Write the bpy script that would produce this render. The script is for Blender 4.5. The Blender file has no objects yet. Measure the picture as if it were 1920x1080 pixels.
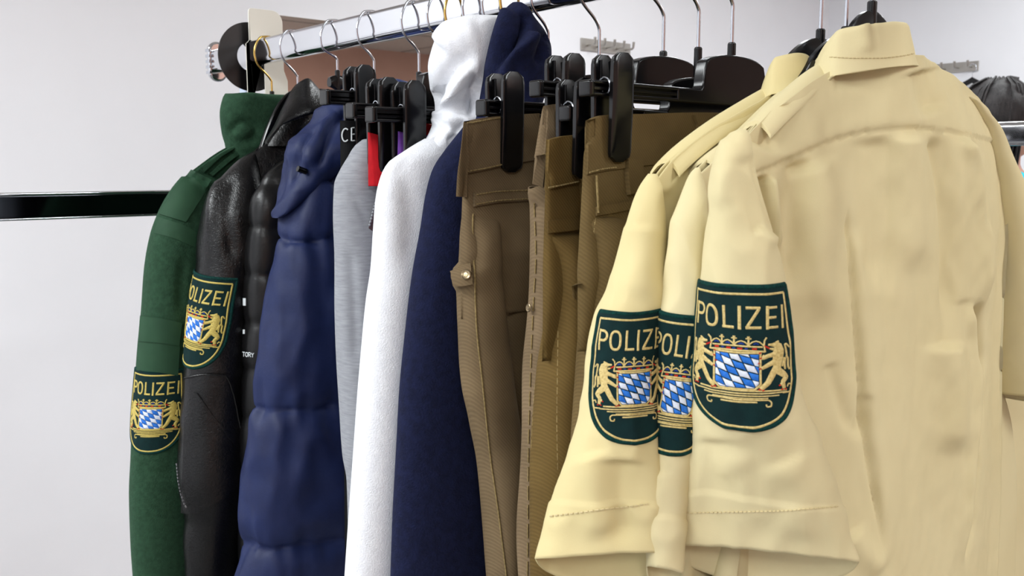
import bpy, bmesh, math, random
import numpy as np
from mathutils import Vector, noise
from mathutils.bvhtree import BVHTree
random.seed(4)
SC = bpy.context.scene
COL = SC.collection
# ------------------------------------------------------------------ camera
FPX = 1700.0
PITCH = math.atan(228 / FPX)
YAW = math.atan(1460 / FPX * math.cos(PITCH))
CAM = np.array([0.0, 0.0, 1.42])
_fh = np.array([math.sin(YAW), math.cos(YAW), 0])
RT = np.array([math.cos(YAW), -math.sin(YAW), 0])
FW = _fh * math.cos(PITCH) + np.array([0, 0, -math.sin(PITCH)])
UP = np.cross(RT, FW)
cd = bpy.data.cameras.new('camera')
cd.sensor_width = 36
cd.lens = 36 * FPX / 1920
cd.clip_start = 0.02
cd.dof.use_dof = True
cd.dof.focus_distance = 0.82
cd.dof.aperture_fstop = 18
cam = bpy.data.objects.new('camera', cd)
COL.objects.link(cam)
cam.location = CAM
cam.rotation_euler = (math.pi / 2 - PITCH, 0, -YAW)
SC.camera = cam
# ------------------------------------------------------------------ world, lights, exposure
w = bpy.data.worlds.new('world')
SC.world = w
w.use_nodes = True
w.node_tree.nodes['Background'].inputs[0].default_value = (0.9, 0.94, 1, 1)
w.node_tree.nodes['Background'].inputs[1].default_value = 0.15
SC.view_settings.view_transform = 'Standard'
SC.view_settings.look = 'None'
SC.view_settings.gamma = 1
SC.view_settings.use_curve_mapping = False
SC.view_settings.exposure = 0.46
CEIL = 2.8
LIGHTS = [(-1.9, 0.5, 44), (-1.4, -1.8, 38), (-1.2, 1.7, 42), (2.5, 1.5, 21), (3.9, 0.9, 20), (1.3, -1.6, 36), (3.4, -3.0, 22), (7.4, -1.6, 26)]
for i, (lx, ly, lw) in enumerate(LIGHTS):
    ld = bpy.data.lights.new('fluorescent_lamp', 'AREA')
    ld.shape = 'RECTANGLE'
    ld.size, ld.size_y = 0.56, 1.16
    ld.energy = lw
    ld.color = (0.94, 0.985, 1.0)
    lo = bpy.data.objects.new('fluorescent_lamp', ld)
    COL.objects.link(lo)
    lo.location = (lx, ly, CEIL - 0.05)


# ------------------------------------------------------------------ helpers
def ray(u, v):
    return FW + RT * (u - 960) / FPX + UP * (540 - v) / FPX


def atY(u, v, y):
    d = ray(u, v)
    return CAM + d * ((y - CAM[1]) / d[1])


def atX(u, v, x):
    d = ray(u, v)
    return CAM + d * ((x - CAM[0]) / d[0])


def proj(P):
    q = np.asarray(P) - CAM
    wv = q @ FW
    return 960 + FPX * (q @ RT) / wv, 540 - FPX * (q @ UP) / wv


def depth(P):
    return float((np.asarray(P) - CAM) @ FW)


def lin(c):
    return tuple(((x / 255) / 12.92 if x / 255 <= 0.04045 else ((x / 255 + 0.055) / 1.055) ** 2.4) for x in c)


def smooth_interp(xs, ys, x):
    """Monotone cubic (pchip) interpolation, ys may be vectors."""
    xs = np.asarray(xs, float)
    ys = np.asarray(ys, float)
    if ys.ndim == 1:
        return smooth_interp(xs, ys[:, None], x)[:, 0]
    x = np.atleast_1d(np.asarray(x, float))
    h = np.diff(xs)
    d = np.diff(ys, axis=0) / h[:, None]
    m = np.zeros_like(ys)
    if len(xs) == 2:
        m[:] = d[0]
    else:
        for k in range(1, len(xs) - 1):
            same = d[k - 1] * d[k] > 0
            w1, w2 = 2 * h[k] + h[k - 1], h[k] + 2 * h[k - 1]
            with np.errstate(divide='ignore', invalid='ignore'):
                mm = (w1 + w2) / (w1 / d[k - 1] + w2 / d[k])
            m[k] = np.where(same, mm, 0)
        m[0], m[-1] = d[0], d[-1]
    i = np.clip(np.searchsorted(xs, x) - 1, 0, len(xs) - 2)
    t = np.clip((x - xs[i]) / h[i], 0, 1)[:, None]
    hh = h[i][:, None]
    return ((2 * t**3 - 3 * t**2 + 1) * ys[i] + (t**3 - 2 * t**2 + t) * hh * m[i] + (-2 * t**3 + 3 * t**2) * ys[i + 1] + (t**3 - t**2) * hh * m[i + 1])


def resample(pts, n):
    """Smooth curve through points, n samples evenly by length."""
    pts = np.asarray(pts, float)
    L = np.concatenate([[0], np.cumsum(np.linalg.norm(np.diff(pts, axis=0), axis=1))])
    return smooth_interp(L, pts, np.linspace(0, L[-1], n))


def linear(pts, n):
    pts = np.asarray(pts, float)
    L = np.concatenate([[0], np.cumsum(np.linalg.norm(np.diff(pts, axis=0), axis=1))])
    x = np.linspace(0, L[-1], n)
    return np.stack([np.interp(x, L, pts[:, k]) for k in range(pts.shape[1])], 1)


def empty(name, loc, label=None, cat=None, group=None):
    o = bpy.data.objects.new(name, None)
    COL.objects.link(o)
    o.location = loc
    o.empty_display_size = 0.05
    if label:
        tag(o, label, cat, group)
    return o


def tag(o, label, cat, group=None):
    o['label'] = label
    o['category'] = cat
    if group:
        o['group'] = group
    return o


def root_of(o):
    p = np.zeros(3)
    while o is not None:
        p = p + np.array(o.location)
        o = o.parent
    return p


def mesh(name, V, F, mat, parent=None, smooth=True, mats=None, fm=None):
    """One mesh object; V in world metres."""
    me = bpy.data.meshes.new(name)
    off = root_of(parent)
    V = np.asarray(V, float) - off
    me.from_pydata(V.tolist(), [], [tuple(int(i) for i in f) for f in F])
    for m in (mats or [mat]):
        me.materials.append(m)
    if fm is not None:
        me.polygons.foreach_set('material_index', fm)
    if smooth:
        me.polygons.foreach_set('use_smooth', [True] * len(me.polygons))
    me.update()
    o = bpy.data.objects.new(name, me)
    COL.objects.link(o)
    if parent is not None:
        o.parent = parent
    return o


def structure(o):
    o['kind'] = 'structure'
    return o


def grid_faces(nr, nc, wrap=False, base=0):
    F = []
    for r in range(nr - 1):
        for c in range(nc if wrap else nc - 1):
            c2 = (c + 1) % nc
            F.append((base + r * nc + c, base + r * nc + c2, base + (r + 1) * nc + c2, base + (r + 1) * nc + c))
    return F


def fix_normals(o):
    bm = bmesh.new()
    bm.from_mesh(o.data)
    bmesh.ops.recalc_face_normals(bm, faces=bm.faces)
    bm.to_mesh(o.data)
    bm.free()
    return o


class MB:
    """Collects shapes into one mesh."""

    def __init__(s):
        s.V = []
        s.F = []

    def add(s, V, F):
        b = len(s.V)
        s.V += [tuple(map(float, v)) for v in V]
        s.F += [tuple(b + i for i in f) for f in F]
        return s

    def box(s, lo, hi, bev=0.0):
        bm = bmesh.new()
        bmesh.ops.create_cube(bm, size=1)
        lo, hi = np.array(lo, float), np.array(hi, float)
        for v in bm.verts:
            v.co = Vector((lo + hi) / 2 + np.array(v.co) * (hi - lo))
        if bev > 0:
            bmesh.ops.bevel(bm, geom=bm.edges[:], offset=bev, segments=3, profile=0.5, affect='EDGES')
        bm.verts.index_update()
        s.add([v.co[:] for v in bm.verts], [[v.index for v in f.verts] for f in bm.faces])
        bm.free()
        return s

    def tube(s, pts, r, n=10, caps=True):
        pts = np.asarray(pts, float)
        m = len(pts)
        rr = np.full(m, r) if np.isscalar(r) else np.asarray(r)
        T = np.gradient(pts, axis=0)
        T /= np.linalg.norm(T, axis=1)[:, None] + 1e-12
        ref = np.array([0, 1, 0.0]) if abs(T[0][1]) < 0.8 else np.array([1, 0, 0.0])
        V = []
        for k in range(m):
            a = ref - T[k] * (ref @ T[k])
            a /= np.linalg.norm(a)
            ref = a
            b = np.cross(T[k], a)
            for j in range(n):
                th = 2 * math.pi * j / n
                V.append(pts[k] + rr[k] * (math.cos(th) * a + math.sin(th) * b))
        F = grid_faces(m, n, True)
        if caps:
            F.append(tuple(range(n))[::-1])
            F.append(tuple(range((m - 1) * n, m * n)))
        return s.add(V, F)

    def extrude(s, poly, axis, lo, hi):
        """poly: 2-D outline; axis 0: (y,z), 1: (x,z), 2: (x,y)."""
        n = len(poly)
        V = []
        for h in (lo, hi):
            for p in poly:
                q = list(p)
                q.insert(axis, h)
                V.append(q)
        F = [(i, (i + 1) % n, n + (i + 1) % n, n + i) for i in range(n)] + [tuple(range(n))[::-1], tuple(range(n, 2 * n))]
        return s.add(V, F)

    def build(s, name, mat, parent=None, smooth=True, bevel=0.0, auto=None):
        o = mesh(name, s.V, s.F, mat, parent, smooth)
        fix_normals(o)
        if bevel > 0:
            md = o.modifiers.new('bevel', 'BEVEL')
            md.width = bevel
            md.segments = 3
            md.limit_method = 'ANGLE'
            md.angle_limit = math.radians(35)
            md.harden_normals = False
        if smooth:
            me = o.data
            try:
                me.set_sharp_from_angle(angle=math.radians(auto or 50))
            except Exception:
                pass
            if len(s.F) < 4000:
                wn = o.modifiers.new('weighted_normal', 'WEIGHTED_NORMAL')
                wn.keep_sharp = True
        return o


# ------------------------------------------------------------------ materials
def new_mat(name):
    m = bpy.data.materials.new(name)
    m.use_nodes = True
    nt = m.node_tree
    return m, nt, nt.nodes['Principled BSDF']


def paint(name, rgb, rough=0.6, metal=0.0, spec=0.5, coat=0.0):
    m, nt, b = new_mat(name)
    b.inputs['Base Color'].default_value = (*lin(rgb), 1)
    b.inputs['Roughness'].default_value = rough
    b.inputs['Metallic'].default_value = metal
    b.inputs['Specular IOR Level'].default_value = spec
    b.inputs['Coat Weight'].default_value = coat
    return m


def cloth(name, rgb, rgb2=None, scale=60, weave=900, bump=0.15, fuzz=0.0, twill=0.0, rough=0.9, spec=0.2, stretch=(1, 1, 1), mix=0.5, wave_rot=0.7, wbump=0.0006, ramp=(0.35, 0.65), detail=6):
    m, nt, b = new_mat(name)
    N, L = nt.nodes, nt.links
    tc = N.new('ShaderNodeTexCoord')
    mp = N.new('ShaderNodeMapping')
    mp.inputs['Scale'].default_value = stretch
    L.new(tc.outputs['Object'], mp.inputs[0])
    n1 = N.new('ShaderNodeTexNoise')
    n1.inputs['Scale'].default_value = scale
    n1.inputs['Detail'].default_value = detail
    L.new(mp.outputs[0], n1.inputs['Vector'])
    cr = N.new('ShaderNodeValToRGB')
    cr.color_ramp.elements[0].position, cr.color_ramp.elements[1].position = ramp
    cr.color_ramp.elements[0].color = (*lin(rgb2 or tuple(c * 0.93 for c in rgb)), 1)
    cr.color_ramp.elements[1].color = (*lin(rgb), 1)
    L.new(n1.outputs['Fac'], cr.inputs[0])
    L.new(cr.outputs[0], b.inputs['Base Color'])
    n2 = N.new('ShaderNodeTexNoise')
    n2.inputs['Scale'].default_value = weave
    n2.inputs['Detail'].default_value = 3
    L.new(tc.outputs['Object'], n2.inputs['Vector'])
    h = n2.outputs['Fac']
    if twill > 0:
        wv = N.new('ShaderNodeTexWave')
        wv.wave_type = 'BANDS'
        wv.bands_direction = 'X'
        m2 = N.new('ShaderNodeMapping')
        m2.inputs['Rotation'].default_value = (0, wave_rot, 0)
        L.new(tc.outputs['Object'], m2.inputs[0])
        L.new(m2.outputs[0], wv.inputs['Vector'])
        wv.inputs['Scale'].default_value = twill
        wv.inputs['Distortion'].default_value = 0.6
        wv.inputs['Detail'].default_value = 2
        wv.inputs['Detail Scale'].default_value = 3
        ad = N.new('ShaderNodeMath')
        ad.operation = 'ADD'
        L.new(wv.outputs['Fac'], ad.inputs[0])
        L.new(n2.outputs['Fac'], ad.inputs[1])
        h = ad.outputs[0]
        mx = N.new('ShaderNodeMix')
        mx.data_type = 'RGBA'
        mx.blend_type = 'MULTIPLY'
        mx.inputs[0].default_value = 0.16
        L.new(cr.outputs[0], mx.inputs[6])
        L.new(wv.outputs['Color'], mx.inputs[7])
        L.new(mx.outputs[2], b.inputs['Base Color'])
    bp = N.new('ShaderNodeBump')
    bp.inputs['Strength'].default_value = bump
    bp.inputs['Distance'].default_value = wbump
    L.new(h, bp.inputs['Height'])
    L.new(bp.outputs[0], b.inputs['Normal'])
    b.inputs['Roughness'].default_value = rough
    b.inputs['Specular IOR Level'].default_value = spec
    if fuzz > 0:
        b.inputs['Sheen Weight'].default_value = fuzz
        b.inputs['Sheen Roughness'].default_value = 0.5
        b.inputs['Sheen Tint'].default_value = (*[min(1, c * 1.5 + 0.02) for c in lin(rgb)], 1)
    return m


M = {}
M['wall'] = cloth('white_wall_paint', (240, 240, 244), (237, 237, 241), scale=3, weave=260, bump=0.12, rough=0.85, wbump=0.0008)
M['ceiling'] = cloth('ceiling_tile_paint', (236, 233, 228), (226, 222, 216), scale=40, weave=300, bump=0.2, rough=0.95)
M['seam'] = paint('tile_joint', (120, 112, 105), 0.9)
M['floor'] = cloth('grey_linoleum', (122, 121, 120), (108, 107, 106), scale=30, weave=200, bump=0.05, rough=0.45, spec=0.4)
M['salmon'] = cloth('salmon_wall_paint', (232, 186, 168), (226, 180, 162), scale=3, weave=200, bump=0.1, rough=0.85)
M['chrome'] = paint('chrome', (205, 206, 210), 0.07, 1.0)
M['blackchrome'] = paint('black_chrome', (60, 62, 66), 0.08, 1.0)
M['wire'] = paint('chrome_wire', (196, 200, 208), 0.16, 1.0)
M['brass'] = paint('brass_wire', (205, 172, 96), 0.2, 1.0)
M['steel'] = paint('brushed_steel', (176, 172, 166), 0.42, 1.0)
M['rubber'] = paint('dark_rubber', (36, 34, 38), 0.5)
M['plastic'] = cloth('black_plastic', (11, 11, 13), (9, 9, 10), scale=40, weave=1500, bump=0.02, rough=0.2, spec=0.36)
M['disc'] = paint('black_disc_plastic', (15, 12, 16), 0.35)
M['cream'] = paint('cream_plastic', (240, 238, 226), 0.45)
M['teal'] = paint('teal_plastic', (6, 104, 100), 0.25)
M['greyplastic'] = paint('clear_grey_plastic', (150, 158, 160), 0.18)
M['shirt'] = cloth('khaki_poplin', (217, 204, 161), (210, 196, 152), scale=7, weave=1600, bump=0.14, rough=0.85, spec=0.2, fuzz=0.06, wbump=0.0005)
M['shirt2'] = cloth('khaki_poplin_warm', (217, 202, 152), (209, 193, 142), scale=7, weave=1600, bump=0.14, rough=0.85, spec=0.2, fuzz=0.06, wbump=0.0005)
M['thread'] = paint('khaki_thread', (204, 187, 142), 0.8)
M['green'] = cloth('green_fleece', (40, 70, 50), (31, 58, 40), scale=160, weave=520, bump=0.6, fuzz=0.5, wbump=0.0016)
M['greensm'] = cloth('green_facing', (40, 72, 50), (35, 65, 45), scale=30, weave=1800, bump=0.1, rough=0.7)
M['leather'] = cloth('black_leather', (9, 9, 10), (6, 6, 7), scale=45, weave=300, bump=0.3, rough=0.3, spec=0.36, wbump=0.0012)
def crackle(m, scale, strength, dist):
    """Fine cell grain for leather on top of the cloth bump."""
    nt = m.node_tree
    b = nt.nodes['Principled BSDF']
    old = b.inputs['Normal'].links[0].from_socket
    tc = nt.nodes.new('ShaderNodeTexCoord')
    vo = nt.nodes.new('ShaderNodeTexVoronoi')
    vo.feature = 'DISTANCE_TO_EDGE'
    vo.inputs['Scale'].default_value = scale
    nn = nt.nodes.new('ShaderNodeTexNoise')
    nn.inputs['Scale'].default_value = scale * 0.5
    mx = nt.nodes.new('ShaderNodeMix')
    mx.data_type = 'RGBA'
    mx.inputs[0].default_value = 0.035
    nt.links.new(tc.outputs['Object'], nn.inputs['Vector'])
    nt.links.new(tc.outputs['Object'], mx.inputs[6])
    nt.links.new(nn.outputs['Color'], mx.inputs[7])
    nt.links.new(mx.outputs[2], vo.inputs['Vector'])
    rp = nt.nodes.new('ShaderNodeValToRGB')
    rp.color_ramp.elements[1].position = 0.12
    nt.links.new(vo.outputs['Distance'], rp.inputs[0])
    bp = nt.nodes.new('ShaderNodeBump')
    bp.inputs['Strength'].default_value = strength
    bp.inputs['Distance'].default_value = dist
    nt.links.new(rp.outputs[0], bp.inputs['Height'])
    nt.links.new(old, bp.inputs['Normal'])
    nt.links.new(bp.outputs[0], b.inputs['Normal'])


crackle(M['leather'], 150, 0.22, 0.0007)
M['puffblack'] = cloth('black_nylon', (9, 9, 10), (7, 7, 8), scale=30, weave=240, bump=0.2, rough=0.34, spec=0.36, wbump=0.0012)
M['puffnavy'] = cloth('navy_nylon', (27, 39, 80), (23, 33, 71), scale=25, weave=260, bump=0.2, rough=0.55, spec=0.3, wbump=0.0012)
M['jersey'] = cloth('grey_melange_knit', (158, 160, 165), (130, 132, 138), scale=330, weave=1300, bump=0.3, fuzz=0.15, stretch=(0.22, 0.22, 1.6), ramp=(0.2, 0.75))
M['jerseyin'] = cloth('maroon_lining', (92, 70, 74), (80, 60, 64), scale=150, weave=900, bump=0.2)
M['white'] = cloth('white_fleece', (234, 236, 241), (227, 229, 235), scale=120, weave=650, bump=0.5, fuzz=0.12, wbump=0.0012)
M['navy'] = cloth('navy_fleece', (21, 27, 58), (15, 20, 46), scale=150, weave=520, bump=0.6, fuzz=0.15, wbump=0.0014)
M['trouser1'] = cloth('brown_twill', (122, 103, 76), (106, 89, 65), scale=16, weave=1300, bump=0.22, twill=150, rough=0.9, wbump=0.0008)
M['trouser2'] = cloth('taupe_twill', (130, 110, 84), (112, 94, 70), scale=16, weave=1300, bump=0.22, twill=150, rough=0.9, wbump=0.0008)
M['trouser3'] = cloth('olive_twill', (110, 88, 46), (94, 74, 38), scale=16, weave=1300, bump=0.22, twill=150, rough=0.9, wbump=0.0008)
M['trouser4'] = cloth('olive_brown_twill', (114, 94, 58), (98, 80, 48), scale=16, weave=1300, bump=0.22, twill=150, rough=0.9, wbump=0.0008)
M['tthread'] = cloth('olive_thread', (150, 130, 88), (120, 102, 66), scale=400, weave=1500, bump=0.3)
M['rivet'] = paint('bronze_rivet', (138, 122, 96), 0.3, 1.0)
M['zip'] = paint('zip_metal', (150, 150, 152), 0.35, 1.0)
M['blacktex'] = cloth('black_jersey', (13, 13, 15), (10, 10, 12), scale=200, weave=900, bump=0.3)
M['print'] = paint('white_print', (208, 214, 216), 0.7)
M['red'] = cloth('red_jersey', (176, 20, 30), (160, 16, 26), scale=120, weave=900, bump=0.2)
M['purple'] = cloth('purple_jersey', (92, 52, 128), (80, 44, 114), scale=120, weave=900, bump=0.2)
M['blue'] = cloth('blue_nylon', (52, 66, 112), (46, 58, 102), scale=30, weave=300, bump=0.15, rough=0.6)
M['patch'] = cloth('bottle_green_felt', (10, 40, 40), (7, 33, 34), scale=120, weave=1700, bump=0.3, fuzz=0.1)
M['rim'] = cloth('teal_green_overlock', (6, 58, 52), (3, 40, 38), scale=500, weave=900, bump=0.8, wbump=0.001)
M['gold'] = cloth('gold_thread', (214, 192, 128), (182, 156, 90), scale=700, weave=1500, bump=0.6, rough=0.55, spec=0.4, ramp=(0.3, 0.6))
M['goldy'] = cloth('yellow_gold_thread', (204, 184, 96), (170, 148, 66), scale=700, weave=1500, bump=0.6, rough=0.55, spec=0.4, ramp=(0.3, 0.6))
M['ered'] = cloth('red_thread', (196, 48, 32), (170, 38, 26), scale=600, weave=1500, bump=0.5)
M['eblue'] = cloth('blue_thread', (44, 116, 206), (34, 100, 190), scale=500, weave=1500, bump=0.5, rough=0.6)
M['edark'] = cloth('dark_blue_thread', (38, 60, 140), (30, 50, 120), scale=500, weave=1500, bump=0.5)
M['ewhite'] = cloth('white_thread', (222, 228, 238), (206, 212, 226), scale=500, weave=1500, bump=0.5, rough=0.6)
M['hair'] = cloth('dark_brown_hair', (44, 38, 38), (18, 15, 16), scale=90, weave=500, bump=0.7, rough=0.45, spec=0.4, stretch=(2.2, 2.2, 0.18), wbump=0.003)
M['skin'] = paint('skin', (222, 170, 148), 0.55)
M['turq'] = cloth('turquoise_cotton', (58, 196, 214), (40, 176, 198), scale=20, weave=900, bump=0.2)
M['denim'] = cloth('dark_denim', (40, 46, 66), (32, 37, 54), scale=80, weave=900, bump=0.2)
M['shoe'] = paint('dark_shoe', (30, 28, 28), 0.5)
M['mirror'] = paint('mirror_silver', (226, 224, 220), 0.015, 1.0)
M['post'] = paint('pale_blue_enamel', (190, 202, 222), 0.35)
M['lampbody'] = paint('lamp_housing', (238, 238, 238), 0.5)


# ------------------------------------------------------------------ cloth builders
def nz(x, y, z):
    return noise.noise(Vector((x, y, z)))


class Surf:
    """A grid surface in world space: G[row, col, 3]; wraps around columns when wrap."""

    def __init__(s, G, wrap=True):
        s.G = G
        s.wrap = wrap
        s.normals()

    def normals(s):
        G = s.G
        if s.wrap:
            du = np.roll(G, -1, 1) - np.roll(G, 1, 1)
        else:
            du = np.gradient(G, axis=1)
        dt = np.gradient(G, axis=0)
        n = np.cross(du, dt)
        n /= np.linalg.norm(n, axis=2)[..., None] + 1e-12
        c = G.mean(axis=1, keepdims=True)
        if s.wrap and np.sum((G - c) * n) < 0:
            n = -n
        s.N = n
        return s

    def displace(s, fn):
        """fn(P, n, row, col) -> metres along the outward normal."""
        nr, nc, _ = s.G.shape
        D = np.zeros((nr, nc))
        for r in range(nr):
            for c in range(nc):
                D[r, c] = fn(s.G[r, c], s.N[r, c], r, c)
        s.G = s.G + s.N * D[..., None]
        return s.normals()

    def push(s, D):
        s.G = s.G + s.N * D[..., None]
        return s.normals()

    def wrinkle(s, amp, fx, fz, seed=0, ridge=False):
        G = s.G
        nr, nc, _ = G.shape
        D = np.zeros((nr, nc))
        for r in range(nr):
            for c in range(nc):
                x, y, z = G[r, c]
                v = nz(x * fx + seed * 7.1, y * fx + seed * 3.3, z * fz + seed * 1.7)
                if ridge:
                    v = 0.5 - abs(v) * 2
                D[r, c] = v * amp
        return s.push(D)

    def lines(s, folds):
        """folds: (pixel polyline, width m, amplitude m, kind). Camera-side faces only, measured in metres across the cloth."""
        G, N = s.G, s.N
        P = G.reshape(-1, 3)
        q = P - CAM
        dep = q @ FW
        uv = np.stack([960 + FPX * (q @ RT) / dep, 540 - FPX * (q @ UP) / dep], 1)
        facing = (np.einsum('ij,ij->i', N.reshape(-1, 3), -q) > 0)
        D = np.zeros(len(P))
        for pl, wd, amp, kind in folds:
            pl = resample(pl, 24) if len(pl) > 2 else linear(pl, 12)
            best = np.full(len(P), 1e9)
            sgn = np.zeros(len(P))
            tt = np.zeros(len(P))
            for k in range(len(pl) - 1):
                a, b = pl[k], pl[k + 1]
                ab = b - a
                t = np.clip(((uv - a) @ ab) / (ab @ ab), 0, 1)
                dv = uv - (a + t[:, None] * ab)
                d = np.hypot(dv[:, 0], dv[:, 1])
                sg = ab[0] * dv[:, 1] - ab[1] * dv[:, 0]
                m = d < best
                best[m] = d[m]
                sgn[m] = np.sign(sg[m])
                tt[m] = (k + t[m]) / (len(pl) - 1)
            dm = best * dep / FPX
            fade = np.clip(np.minimum(tt * 12, (1 - tt) * 4), 0, 1)
            fade = fade * fade * (3 - 2 * fade)
            if kind == 'ridge':
                v = np.exp(-(dm / wd) ** 2) * fade
            elif kind == 'crease':
                v = np.exp(-(dm / wd)) * fade
            elif kind == 'step':      # raised on the left side of the direction of travel, dies out over wd
                v = np.where(sgn < 0, np.exp(-(dm / wd)), 0) * np.where(dm < 1e9, 1, 0)
            elif kind == 'fold':      # a lip: high on one side, groove on the other
                v = np.where(sgn < 0, np.exp(-(dm / wd)), -0.8 * np.exp(-(dm / (wd * 0.5)))) * fade
            D += amp * v * facing
        return s.push(D.reshape(G.shape[:2]))

    def build(s, name, mat, parent, cap_top=False, cap_bottom=False, thick=0.0, rows=None):
        G = s.G if rows is None else s.G[rows[0]:rows[1]]
        nr, nc, _ = G.shape
        V = G.reshape(-1, 3)
        F = grid_faces(nr, nc, s.wrap)
        V = list(V)
        if cap_top:
            V.append(G[0].mean(0))
            k = len(V) - 1
            F += [(c, (c + 1) % nc, k) for c in range(nc)]
        if cap_bottom:
            V.append(G[-1].mean(0))
            k = len(V) - 1
            F += [((nr - 1) * nc + c, (nr - 1) * nc + (c + 1) % nc, k) for c in range(nc)]
        o = mesh(name, np.array(V), F, mat, parent)
        fix_normals(o)
        if thick > 0:
            md = o.modifiers.new('solidify', 'SOLIDIFY')
            md.thickness = thick
            md.offset = -1
        s.obj = o
        return o

    def bvh(s):
        nr, nc, _ = s.G.shape
        return BVHTree.FromPolygons([Vector(p) for p in s.G.reshape(-1, 3)], grid_faces(nr, nc, s.wrap))

    def hit(s, u, v):
        if not hasattr(s, '_b'):
            s._b = s.bvh()
        d = ray(u, v)
        h = s._b.ray_cast(Vector(CAM), Vector(d).normalized())
        if h[0] is None:
            return None, None
        n = np.array(h[1])
        if n @ d > 0:
            n = -n
        return np.array(h[0]), n

    def find(s, u, v):
        """Nearest camera-facing grid index to a pixel."""
        q = s.G - CAM
        dep = q @ FW
        uu = 960 + FPX * (q @ RT) / dep
        vv = 540 - FPX * (q @ UP) / dep
        f = np.einsum('ijk,ijk->ij', s.N, -q)
        d = (uu - u) ** 2 + (vv - v) ** 2 + np.where(f < 0, 1e9, 0)
        return np.unravel_index(np.argmin(d), d.shape)


def tube_px(rows, n_t=70, n_p=72, sup=2.0, rot=False, Y=0.0, bs=1.0):
    """A hanging tube (sleeve, hood, leg) from rows (v, u_left, u_right, depth half-thickness b, Y centre offset, tilt)."""
    R = np.array([list(r) + [0] * (7 - len(r)) for r in rows], float)
    vs = np.linspace(R[0, 0], R[-1, 0], n_t)
    I = smooth_interp(R[:, 0], R[:, 1:], vs)
    ph = np.linspace(0, 2 * math.pi, n_p, endpoint=False)
    c, sn = np.cos(ph), np.sin(ph)
    cs = np.sign(c) * np.abs(c) ** (2 / sup)
    ss = np.sign(sn) * np.abs(sn) ** (2 / sup)
    G = np.zeros((n_t, n_p, 3))
    for k in range(n_t):
        uL, uR, b, dy, tilt, tily = I[k]
        yc = Y + dy
        b *= bs
        mid = (uL + uR) / 2
        P = atY(mid, vs[k], yc)
        h = (uR - uL) / 2 / FPX * depth(P)
        d = ray(mid, vs[k])
        hd = d[:2] / np.linalg.norm(d[:2])
        nx, ny = hd[1], -hd[0]
        if rot:     # the flat of the sleeve turned square to the aisle
            b = min(b, h)
            G[k, :, 0] = P[0] + nx * h * cs + hd[0] * b * ss
            G[k, :, 1] = P[1] + ny * h * cs + hd[1] * b * ss
            G[k, :, 2] = P[2] + tilt * h * cs + tily * b * np.where(ss > 0, 1.35 * ss, 0.5 * ss)
            continue
        b = min(b, 0.86 * h / abs(ny))
        a = math.sqrt(max(h * h - (ny * b) ** 2, 1e-8)) / nx
        G[k, :, 0] = P[0] + a * cs
        G[k, :, 1] = P[1] + b * ss
        G[k, :, 2] = P[2] + tilt * (a * cs) + 0
    return Surf(G)


def mirror_surf(S, xc):
    G = S.G.copy()
    G[..., 0] = 2 * xc - G[..., 0]
    return Surf(G[:, ::-1])


def torso(top_pts, sides, hem, Y, D=0.03, d0=0.006, n_s=60, n_t=60, ramp=0.14, edge=0.5, neck=None, front=0.6):
    """Front and back cloth hanging from a shoulder line.
    top_pts: (x, z) left to right; sides: rows (z, x_left, x_right) downwards."""
    T = resample(top_pts, n_s)
    sd = np.array(sides, float)[::-1]
    ss = (T[:, 0] - T[0, 0]) / (T[-1, 0] - T[0, 0])
    Gb = np.zeros((n_t, n_s, 3))
    ts = np.linspace(0, 1, n_t) ** 1.25
    for r, t in enumerate(ts):
        z = T[:, 1] + (hem - T[:, 1]) * t
        LR = smooth_interp(sd[:, 0], sd[:, 1:], z)
        x2 = LR[:, 0] + ss * (LR[:, 1] - LR[:, 0])
        below = np.clip((T[:, 1] - z) / 0.10, 0, 1)
        x = T[:, 0] + (x2 - T[:, 0]) * below
        q = np.clip((T[:, 1] - z) / ramp, 0, 1)
        dd = d0 + (neck[2] * np.exp(-np.abs((T[:, 0] - neck[0]) / neck[1]) ** 2) if neck else 0)
        DD = np.maximum(D, dd)
        th = dd + (DD - dd) * (1 - (1 - q) ** 2)
        e = np.clip(np.sin(math.pi * np.clip(ss, 0, 1)), 0, 1) ** edge
        e[1:-1] = np.maximum(e[1:-1], 0.45)
        Gb[r, :, 0] = x
        Gb[r, :, 1] = th * e
        Gb[r, :, 2] = z
    back = Gb.copy()
    back[..., 1] = Y - Gb[..., 1]
    fr_ = Gb.copy()
    fr_[..., 1] = Y + Gb[..., 1] * front
    return Surf(np.concatenate([back, fr_[:, ::-1][:, 1:-1]], 1))


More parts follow.
